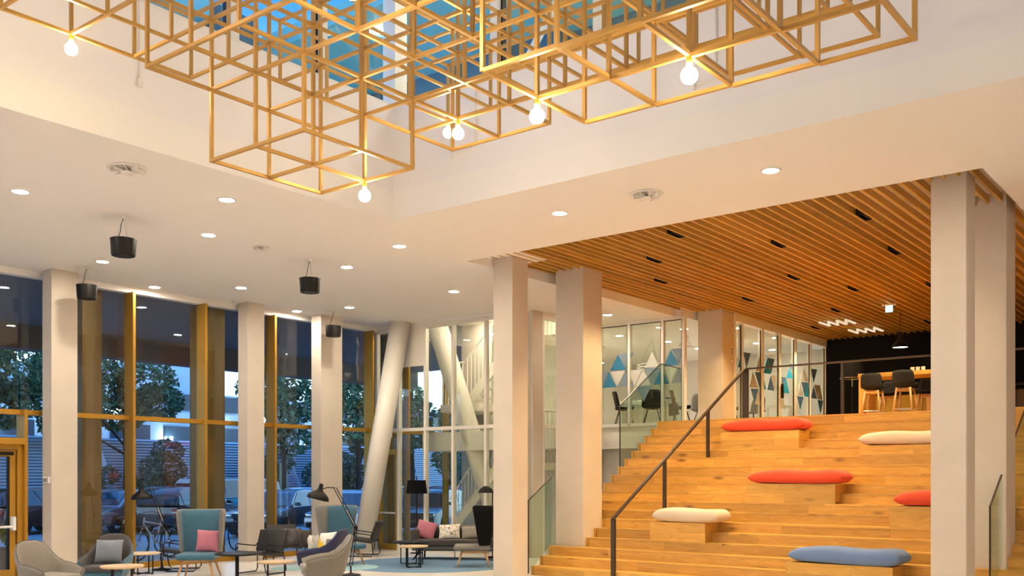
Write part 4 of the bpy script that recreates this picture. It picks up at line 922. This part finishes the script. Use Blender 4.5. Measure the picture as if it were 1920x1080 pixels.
SHC = [(18.75, 11.55, FA(90), 'black_fab', 'dark shell chair at the meeting room left corner'), (18.8, 10.85, FA(170), 'black_fab', 'dark shell chair with its back near the front glass'), (19.2, 10.35, FA(80), 'black_fab', 'tall dark shell chair side-on behind the glass mullion'),
       (19.75, 9.95, FA(190), 'grey_fab', 'grey shell chair showing its back behind the glass'), (20.5, 10.5, FA(150), 'grey_fab', 'grey shell chair deep in the meeting room'), (20.3, 9.75, FA(90), 'grey_fab', 'grey shell chair just behind the side glass'),
       (21.6, 9.75, FA(-60), 'grey_fab', 'second grey shell chair behind the side glass'), (20.95, 11.6, FA(160), 'black_fab', 'dark shell chair on the far side of the white table')]
for x, y, rz, m, lb in SHC: shell_chair(lb, x, y, rz, m)
def white_table(lb, x, y, w_, d_):
    t = thing('meeting_table', lb, 'table', (x, y, ZU-.005), 0, 'white tables in the meeting room')
    obj('table_top', MB().rbox(-w_/2, w_/2, -d_/2, d_/2, .645, .675, .005, 1), 'pale', t)
    for sx in (-1, 1):
        for sy in (-1, 1): obj('leg', box(sx*(w_/2-.04)-.025, sx*(w_/2-.04)+.025, sy*(d_/2-.04)-.025, sy*(d_/2-.04)+.025, 0, .645), 'pale', t)
white_table('white meeting table behind the front glass', 20.0, 11.5, 1.0, 1.3); white_table('white meeting table behind the pillar', 21.6, 10.6, 1.2, .8); white_table('small white table behind the far side glass', 23.0, 9.85, .8, .7)
t = thing('ring_lamp', 'glowing ring lamps hanging in the meeting room', 'lamp', (20.6, 11.9, 4.93))
for k in range(3): obj('light_ring', MB().tube([(.35*math.cos(a*PI/16), .35*math.sin(a*PI/16), -.62-.07*k) for a in range(32)], .014, 6, close=True), 'strip', t)
for k in range(3): obj('wire', MB().tube([(.35*math.cos(k*2.09), .35*math.sin(k*2.09), -.76), (0, 0, -.006)], .004, 4), 'steel', t)
t = thing('ceiling_projector', 'grey projector under the meeting room ceiling', 'projector', (20.6, 10.95, 4.93)); obj('body', MB().rbox(-.14, .14, -.16, .16, -.26, -.18, .02), 'grey_wall', t); obj('mount', MB().tube([(0, 0, -.18), (0, 0, 0)], .02, 8), 'pale', t)
ML = [(19.6, 10.5), (19.6, 12.2), (21.2, 10.2), (21.2, 11.8), (22.8, 10.2), (22.8, 11.8), (24.2, 10.4), (20.2, 9.5), (22.2, 9.45)]
dm = thing('downlight', '', 'lamp')
obj('trim_ring', MB().lathe([(.088, -.012), (.108, -.012), (.112, 0), (.088, 0)], 28), 'pale', dm, smooth='a'); obj('lens', MB().lathe([(0, -.008), (.088, -.008), (.088, -.002), (0, -.002)], 28), 'lens_dim', dm)
for i, (x, y) in enumerate(ML):
    t = copy_tree(dm, (x, y, ZC), 0, 'lit downlight inside the meeting room, ' + ['above the table near the glass','far left','right of the projector','behind the ring lamps','towards the side glass','deep on the left','by the back wall','close behind the pillar','close behind the side glass'][i], 'round downlights in the meeting room')
for c_ in list(dm.children): bpy.data.objects.remove(c_)
bpy.data.objects.remove(dm)

# ================================================================== OUTSIDE
lv = thing('louvre_screen', 'long wall of horizontal metal louvres across the street', 'fence', (0, 33.2, 0), kind='structure')
obj('backing_wall', box(-10, 60, .1, .3, 0, 3.0), 'louvre_back', lv)
ls = MB().prism([(0, -.045), (.075, .022), (.070, .030), (-.006, -.036)], 'x', -10, 60).done('slat'); ls.materials.append(M['louvre'])
for k in range(28): obj('slat', ls, None, lv, loc=(0, 0, .12+.106*k))
for i, (x, dx) in enumerate(((18.2, .8), (26.5, 1.0), (28.2, 1.3), (12.0, .1), (33.0, .9))):
    tag(obj('leaning_pole', MB().tube([(x+dx, 32.6, -.03), (x-dx, 32.9, 4.6)], .09, 8), 'louvre'), 'pale leaning pole before the louvre screen, '+['near the left task lamp','first of the close pair','second of the close pair','by the entrance door','far to the right'][i], 'pole')
bl = thing('office_building', 'blue-grey office block with ribbon windows beyond the louvres', 'building', (0, 40, 0), kind='structure')
obj('facade', box(-20, 27, 0, 12, 0, 6.3), 'bld', bl); obj('facade', box(27, 75, .6, 12, 0, 5.6), 'bld', bl); obj('roof_house', box(24.5, 27.5, 1, 6, 6.3, 7.0), 'bld', bl)
for r_, z in enumerate((3.2, 4.7)):
    for k in range(24): obj('window', box(-6+2.6*k, -6+2.6*k+1.9, -.05, .05, z, z+.75), 'bld_dark', bl)
    for k in range(24): obj('spandrel', box(-6+2.6*k-.3, -6+2.6*k+2.25, -.12, -.02, z-.42, z-.1), 'louvre', bl)
for k in range(16): obj('wall_lamp', MB().lathe([(0, 0), (.07, .03), (.07, .2), (0, .22)], 8, 2+2.6*k, -.3).xf(Matrix.Translation((0, 0, 3.25+(k % 3)*.62))), 'tiny', bl)
def car(lb, x, y, rz, col, kind='sedan', s=1.):
    t = thing('parked_car' if kind != 'van' else 'camper_van', lb, 'car' if kind != 'van' else 'van', (x, y, -.03), rz, 'cars parked across the street' if kind != 'van' else None)
    p = paint(col)
    if kind == 'van':
        body = [(-1.9, .30), (-1.95, .6), (-1.9, .88), (1.9, .88), (1.95, .6), (1.9, .30)]; cab = [(-1.88, .88), (-1.80, 1.45), (-1.55, 1.58), (1.7, 1.58), (1.85, 1.45), (1.9, .88)]; hw, hc = .80, .74
    else:
        body = [(-1.92, .25), (-1.98, .45), (-1.90, .66), (-1.0, .80), (1.55, .84), (1.92, .78), (1.96, .5), (1.90, .25)]
        cab = [(-1.05, .79), (-.42, 1.20), (-.15, 1.27), (.85, 1.27), (1.2, 1.20), (1.62, .83)] if kind == 'sedan' else [(-1.05, .79), (-.40, 1.26), (-.1, 1.33), (1.45, 1.31), (1.75, 1.1), (1.86, .83)]
        hw, hc = .80, .66
    def loft(pr, w0, w1, inset):
        mb = MB(); n = len(pr); z0 = min(z for _, z in pr); z1 = max(z for _, z in pr)
        def W(z): f = (z-z0)/(z1-z0); return w0+(w1-w0)*f
        cx = sum(a for a, _ in pr)/n
        rs = []
        for q, ins in ((-1, inset), (-.94, 0), (.94, 0), (1, inset)):
            rs.append([(a+(cx-a)*ins, q*W(z), z+((z0+z1)/2-z)*ins) for a, z in pr])
        mb.rings(rs); return mb
    b_ = obj('body', loft(body, hw, hw*.97, .05), p, t, smooth='a')
    c_ = obj('cabin', loft(cab, hw*.95, hc*.9, .04), p if kind != 'van' else 'white_fab', t, smooth='a')
    zc = cab[1][1]; 
    (ax, az), (bx, bz) = cab[0], cab[1]
    def quad(name, P4): 
        mb = MB(); mb.b.faces.new([mb.b.verts.new(q) for q in P4]); o = obj(name, mb, 'car_glass', c_); 
    wz = lambda z: hw*.95+(hc*.9-hw*.95)*(z-az)/(max(z for _, z in cab)-az)
    e = .012
    f0, f1 = .12, .92
    def LP(P, Q, f): return (P[0]+(Q[0]-P[0])*f, P[1]+(Q[1]-P[1])*f)
    for nm, P, Q, sg in (('windscreen', cab[0], cab[1], -1), ('rear_window', cab[-1], cab[-2], 1)):
        u, v = LP(P, Q, f0), LP(P, Q, f1)
        quad(nm, [(u[0]+sg*e*1.5, -wz(u[1])*.88, u[1]+e), (u[0]+sg*e*1.5, wz(u[1])*.88, u[1]+e), (v[0]+sg*e*1.5, wz(v[1])*.86, v[1]+e), (v[0]+sg*e*1.5, -wz(v[1])*.86, v[1]+e)])
    zt, zb = max(z for _, z in cab)-.07, az+.06
    for sy in (-1, 1):
        x0, x1 = cab[0][0]+.25, cab[-1][0]-.25; x0t, x1t = cab[1][0]+.12, cab[-2][0]-.08
        n_ = 4 if kind == 'van' else 2
        for k in range(n_):
            a0, a1 = k/n_+.015, (k+1)/n_-.015
            quad('side_window', [(x0+(x1-x0)*a0, sy*(wz(zb)+.012), zb), (x0+(x1-x0)*a1, sy*(wz(zb)+.012), zb), (x0t+(x1t-x0t)*a1, sy*(wz(zt)+.012), zt), (x0t+(x1t-x0t)*a0, sy*(wz(zt)+.012), zt)])
    for wx in (-1.22, 1.2):
        for sy in (-1, 1):
            wm = Matrix.Translation((wx, sy*.74, .29)) @ Matrix.Rotation(PI/2, 4, 'X')
            wh = obj('wheel', MB().lathe([(.17, -.09), (.27, -.09), (.29, -.06), (.29, .06), (.27, .09), (.17, .09)], 20, mtx=wm), 'rubber', t, smooth='a')
            obj('rim', MB().lathe([(0, -.08), (.05, -.085), (.18, -.07), (.18, .07), (.05, .085), (0, .08)], 14, mtx=wm), 'chrome', wh, smooth='a')
    for sy in (-1, 1):
        obj('headlight', MB().rbox(-1.97, -1.80, sy*.60-.14, sy*.60+.14, .54, .66, .03), 'chrome', t, smooth=True); obj('tail_light', MB().rbox(1.84, 1.965, sy*.66-.09, sy*.66+.09, .56, .74, .02), M['tail'], t, smooth=True)
        obj('mirror', MB().rbox(-.78, -.64, sy*.86-.08, sy*.86+.08, .84, .94, .03), p, t, smooth=True)
    obj('bumper', MB().rbox(-2.0, -1.86, -.7, .7, .27, .42, .04), 'rubber', t); obj('grille', MB().box(-1.975, -1.94, -.4, .4, .46, .58), 'rubber', t)
M['tail'] = mat('tail_lamp_red', (.35, .02, .02), .2)
def CF(deg): return YAW+math.radians(deg)+PI/2       # 0 = bonnet towards the windows
car('silver car seen through the entrance door', 15.12, 34.16, CF(40), (0.35, 0.42, 0.5), 'sedan')
car('reddish brown car between the door post and the first pillar', 13.80, 28.72, CF(165), (0.16, 0.06, 0.045), 'hatch')
car('grey car facing the windows left of the left task lamp', 15.61, 27.07, CF(-14), (0.22, 0.23, 0.26), 'sedan')
car('dark red estate behind the left task lamp', 18.62, 30.03, CF(-14), (0.12, 0.03, 0.04), 'hatch')
car('black hatchback showing its tail behind the blue high-back chair', 17.22, 25.83, CF(166), (0.02, 0.015, 0.02), 'hatch')
car('turquoise and white camper van behind the second pillar', 21.81, 30.35, CF(146), (0.04, 0.42, 0.52), 'van')
car('dark blue car right of the second pillar', 17.93, 22.49, CF(-14), (0.03, 0.06, 0.1), 'sedan')
car('pale blue car behind the dark blue one', 22.39, 26.86, CF(-14), (0.3, 0.48, 0.65), 'sedan')
car('white car behind the leaning column', 19.43, 20.91, CF(-14), (0.6, 0.66, 0.72), 'sedan')
car('white car seen through the exit door', 24.50, 25.15, CF(-14), (0.6, 0.66, 0.72), 'hatch')
car('dark red car behind the drum lamp', 26.37, 23.73, CF(-4), (0.3, 0.02, 0.05), 'hatch')
car('black car in front of the dark red one', 20.95, 19.47, CF(-14), (0.03, 0.04, 0.06), 'sedan')

def leaves(mb, c, rad, n, sz, rnd):
    for _ in range(n):
        while True:
            p = Vector((rnd.uniform(-1, 1), rnd.uniform(-1, 1), rnd.uniform(-1, 1)))
            if p.length <= 1: break
        p = p.normalized()*(p.length**.5)
        q = Vector((c[0]+p.x*rad[0], c[1]+p.y*rad[1], c[2]+p.z*rad[2]))
        u = Vector((rnd.gauss(0, 1), rnd.gauss(0, 1), rnd.gauss(0, .6))).normalized(); v = u.orthogonal().normalized()
        v = (v*math.cos(1)+u.cross(v)*rnd.uniform(-1, 1)).normalized(); L_ = sz*rnd.uniform(.6, 1.3)
        mb.b.faces.new([mb.b.verts.new(q+d) for d in (-u*L_, v*L_*.45, u*L_, -v*L_*.45)])
def tree(lb, x, y, h, blobs, m='leaf', name='street_tree', sz=.13, n=700, trunk=.14):
    rnd = random.Random(int(x*100)); t = thing(name, lb, 'tree' if name == 'street_tree' else 'shrub', (x, y, -.03))
    tr = MB().tube([(0, 0, 0), (.05, .03, h*.3), (-.04, .02, h*.65), (.02, 0, h*.92)], trunk, 8, trunk*.3)
    obj('trunk', tr, 'bark', t, smooth=True)
    mb = MB(); br = MB()
    for (bx, by, bz, r) in blobs:
        leaves(mb, (bx, by, bz), (r, r, r*.75), int(n*r*r), sz, rnd)
        br.tube([(0, 0, max(h*.25, bz-r*1.4)), (bx*.5, by*.5, bz-r*.5), (bx, by, bz)], trunk*.35, 5, trunk*.1)
    obj('branches', br, 'bark', t, smooth=True); f = obj('foliage', mb, m, t)
tree('broad green tree filling the window left of the entrance pillar', 13.3, 31.0, 6.6, [(-1.9, 0, 5.2, 1.2), (-.4, .3, 5.7, 1.35), (.9, -.3, 5.0, 1.3), (-.9, 0, 4.2, 1.2), (.6, .2, 3.8, 1.0), (1.8, .2, 4.2, .9), (-2.0, .2, 3.8, 1.0)], n=900)
tree('broad green tree between the first and second pillars', 18.75, 32.13, 6.6, [(-2.2, 0, 5.2, 1.1), (-.9, .3, 5.4, 1.15), (.6, -.3, 5.0, 1.1), (-1.7, 0, 4.1, 1.0), (-.1, .2, 3.9, .9), (1.5, .3, 4.4, .9), (-2.4, 0, 3.4, .7)], n=900)
tree('green tree behind the second pillar', 22.4, 28.0, 6.0, [(-.9, 0, 4.7, .95), (.2, .3, 5.1, 1.0), (.9, -.2, 4.3, .95), (-.4, 0, 3.7, .9), (.5, .2, 3.0, .8)])
tree('green tree between second and third pillars', 26.2, 28.2, 6.2, [(-.9, 0, 4.9, 1.05), (.3, .3, 5.1, 1.1), (1.1, -.2, 4.3, 1.0), (-.3, 0, 3.7, .95), (.7, .2, 3.0, .8)])
tree('green tree right of the third pillar', 29.6, 28.6, 6.0, [(-.6, 0, 4.9, 1.0), (.4, .3, 4.3, 1.0), (.1, 0, 3.5, .9), (-.5, .2, 3.0, .7)])
tree('green tree behind the stairwell glass', 31.4, 26.6, 6.0, [(-.6, 0, 4.0, 1.3), (.7, .3, 3.4, 1.3), (.1, 0, 2.4, 1.4), (1.4, .2, 2.2, 1.3), (-1.0, 0, 2.4, 1.2), (0, 0, 1.3, 1.2)])
tree('tall dark shrub before the louvres behind the left task lamp', 20.2, 32.1, 2.9, [(0, 0, 1.9, .85), (.2, 0, 2.6, .6), (-.3, 0, 1.2, .9), (1.0, 0, 1.1, .7)], 'leaf2', 'dark_shrub', .09, 1500, .06)
tree('low shrub behind the grey car', 17.2, 32.1, 1.6, [(0, 0, 1.0, .8), (.6, 0, .8, .6), (.9, .1, 1.7, .45)], 'leaf2', 'dark_shrub', .09, 1500, .05)
tree('shrub behind the turquoise van', 24.6, 32.0, 2.4, [(0, 0, 1.6, .9), (.7, 0, 2.2, .7), (-.7, 0, 1.1, .7)], 'leaf2', 'dark_shrub', .09, 1500, .05)
tree('dark shrub right of the second pillar', 27.9, 31.3, 3.0, [(0, 0, 2.0, 1.0), (.8, 0, 1.6, .9), (-.8, 0, 1.7, .9), (.3, 0, 1.0, 1.0)], 'leaf2', 'dark_shrub', .09, 1400, .05)
tree('palm-like shrub left of the leaning column', 31.0, 31.0, 2.8, [(0, 0, 1.8, .9), (.1, 0, 2.5, .6), (-.2, 0, 1.1, .7)], 'leaf2', 'dark_shrub', .12, 1200, .07)
def planter(lb, x, y, sx, sy):
    t = thing('planter', lb, 'planter', (x, y, -.03)); obj('trough', MB().rbox(-sx, sx, -sy, sy, 0, .42, .015, 1), 'soffit_edge', t)
    rnd = random.Random(5); mb = MB(); leaves(mb, (0, 0, .66), (sx*.9, sy*.9, .24), 260, .06, rnd); obj('foliage', mb, 'leaf3', t)
planter('dark planter with bright foliage outside right of the entrance pillar', 9.0, 17.4, .40, .25); planter('dark planter with foliage outside left of the entrance pillar', 7.98, 17.3, .28, .2)
def bicycle(lb, x, y, rz, m='black'):
    t = thing('bicycle', lb, 'bicycle', (x, y, -.03), rz, 'bicycles parked outside the windows')
    for wx in (-.48, .48):
        wh = obj('wheel', MB().tube([(wx+.31*math.cos(a*PI/14), 0, .32+.31*math.sin(a*PI/14)) for a in range(28)], .016, 6, close=True), 'rubber', t, smooth=True)
        obj('hub', MB().tube([(wx, -.04, .32), (wx, .04, .32)], .022, 8), 'chrome', wh)
        sp = MB()
        for k in range(10): sp.tube([(wx, 0, .32), (wx+.3*math.cos(k*PI/5), 0, .32+.3*math.sin(k*PI/5))], .002, 3)
        obj('spokes', sp, 'chrome', wh)
    F_ = MB()
    for a, b_ in (((-.48, 0, .32), (-.05, 0, .30)), ((-.05, 0, .30), (-.18, 0, .72)), ((-.18, 0, .72), (-.48, 0, .32)), ((-.05, 0, .30), (.34, 0, .66)), ((-.16, 0, .68), (.33, 0, .72)), ((.34, 0, .64), (.32, 0, .80)), ((.36, 0, .62), (.48, 0, .32))): F_.tube([a, b_], .015, 6)
    obj('frame', F_, m, t, smooth=True)
    obj('saddle', MB().rbox(-.32, -.08, -.06, .06, .80, .86, .025, 2), 'leather', t, smooth=True); obj('seat_post', MB().tube([(-.18, 0, .70), (-.2, 0, .82)], .012, 6), 'chrome', t)
    obj('handlebar', MB().tube([(.18, -.27, .88), (.30, -.2, .92), (.33, 0, .90), (.30, .2, .92), (.18, .27, .88)], .013, 6), 'chrome', t, smooth=True)
    obj('crank', MB().tube([(-.05, -.1, .18), (-.05, -.06, .30), (-.05, .06, .30), (-.05, .1, .42)], .012, 6), 'chrome', t); obj('carrier', MB().box(-.68, -.26, -.05, .05, .66, .675), 'black', t)
bicycle('black bicycle behind the blue and charcoal armchair', 10.3, 18.0, CF(70)); bicycle('black bicycle behind the left task lamp', 11.2, 18.1, CF(60), 'steel'); bicycle('dark bicycle left of the first blue high-back chair', 11.6, 17.5, CF(78))
bicycle('black bicycle right of the first blue high-back chair', 13.3, 18.0, CF(40)); bicycle('dark bicycle behind the lounge chair with coats', 15.3, 17.6, CF(35)); bicycle('grey bicycle near the third pillar', 15.9, 17.9, CF(20), 'steel')
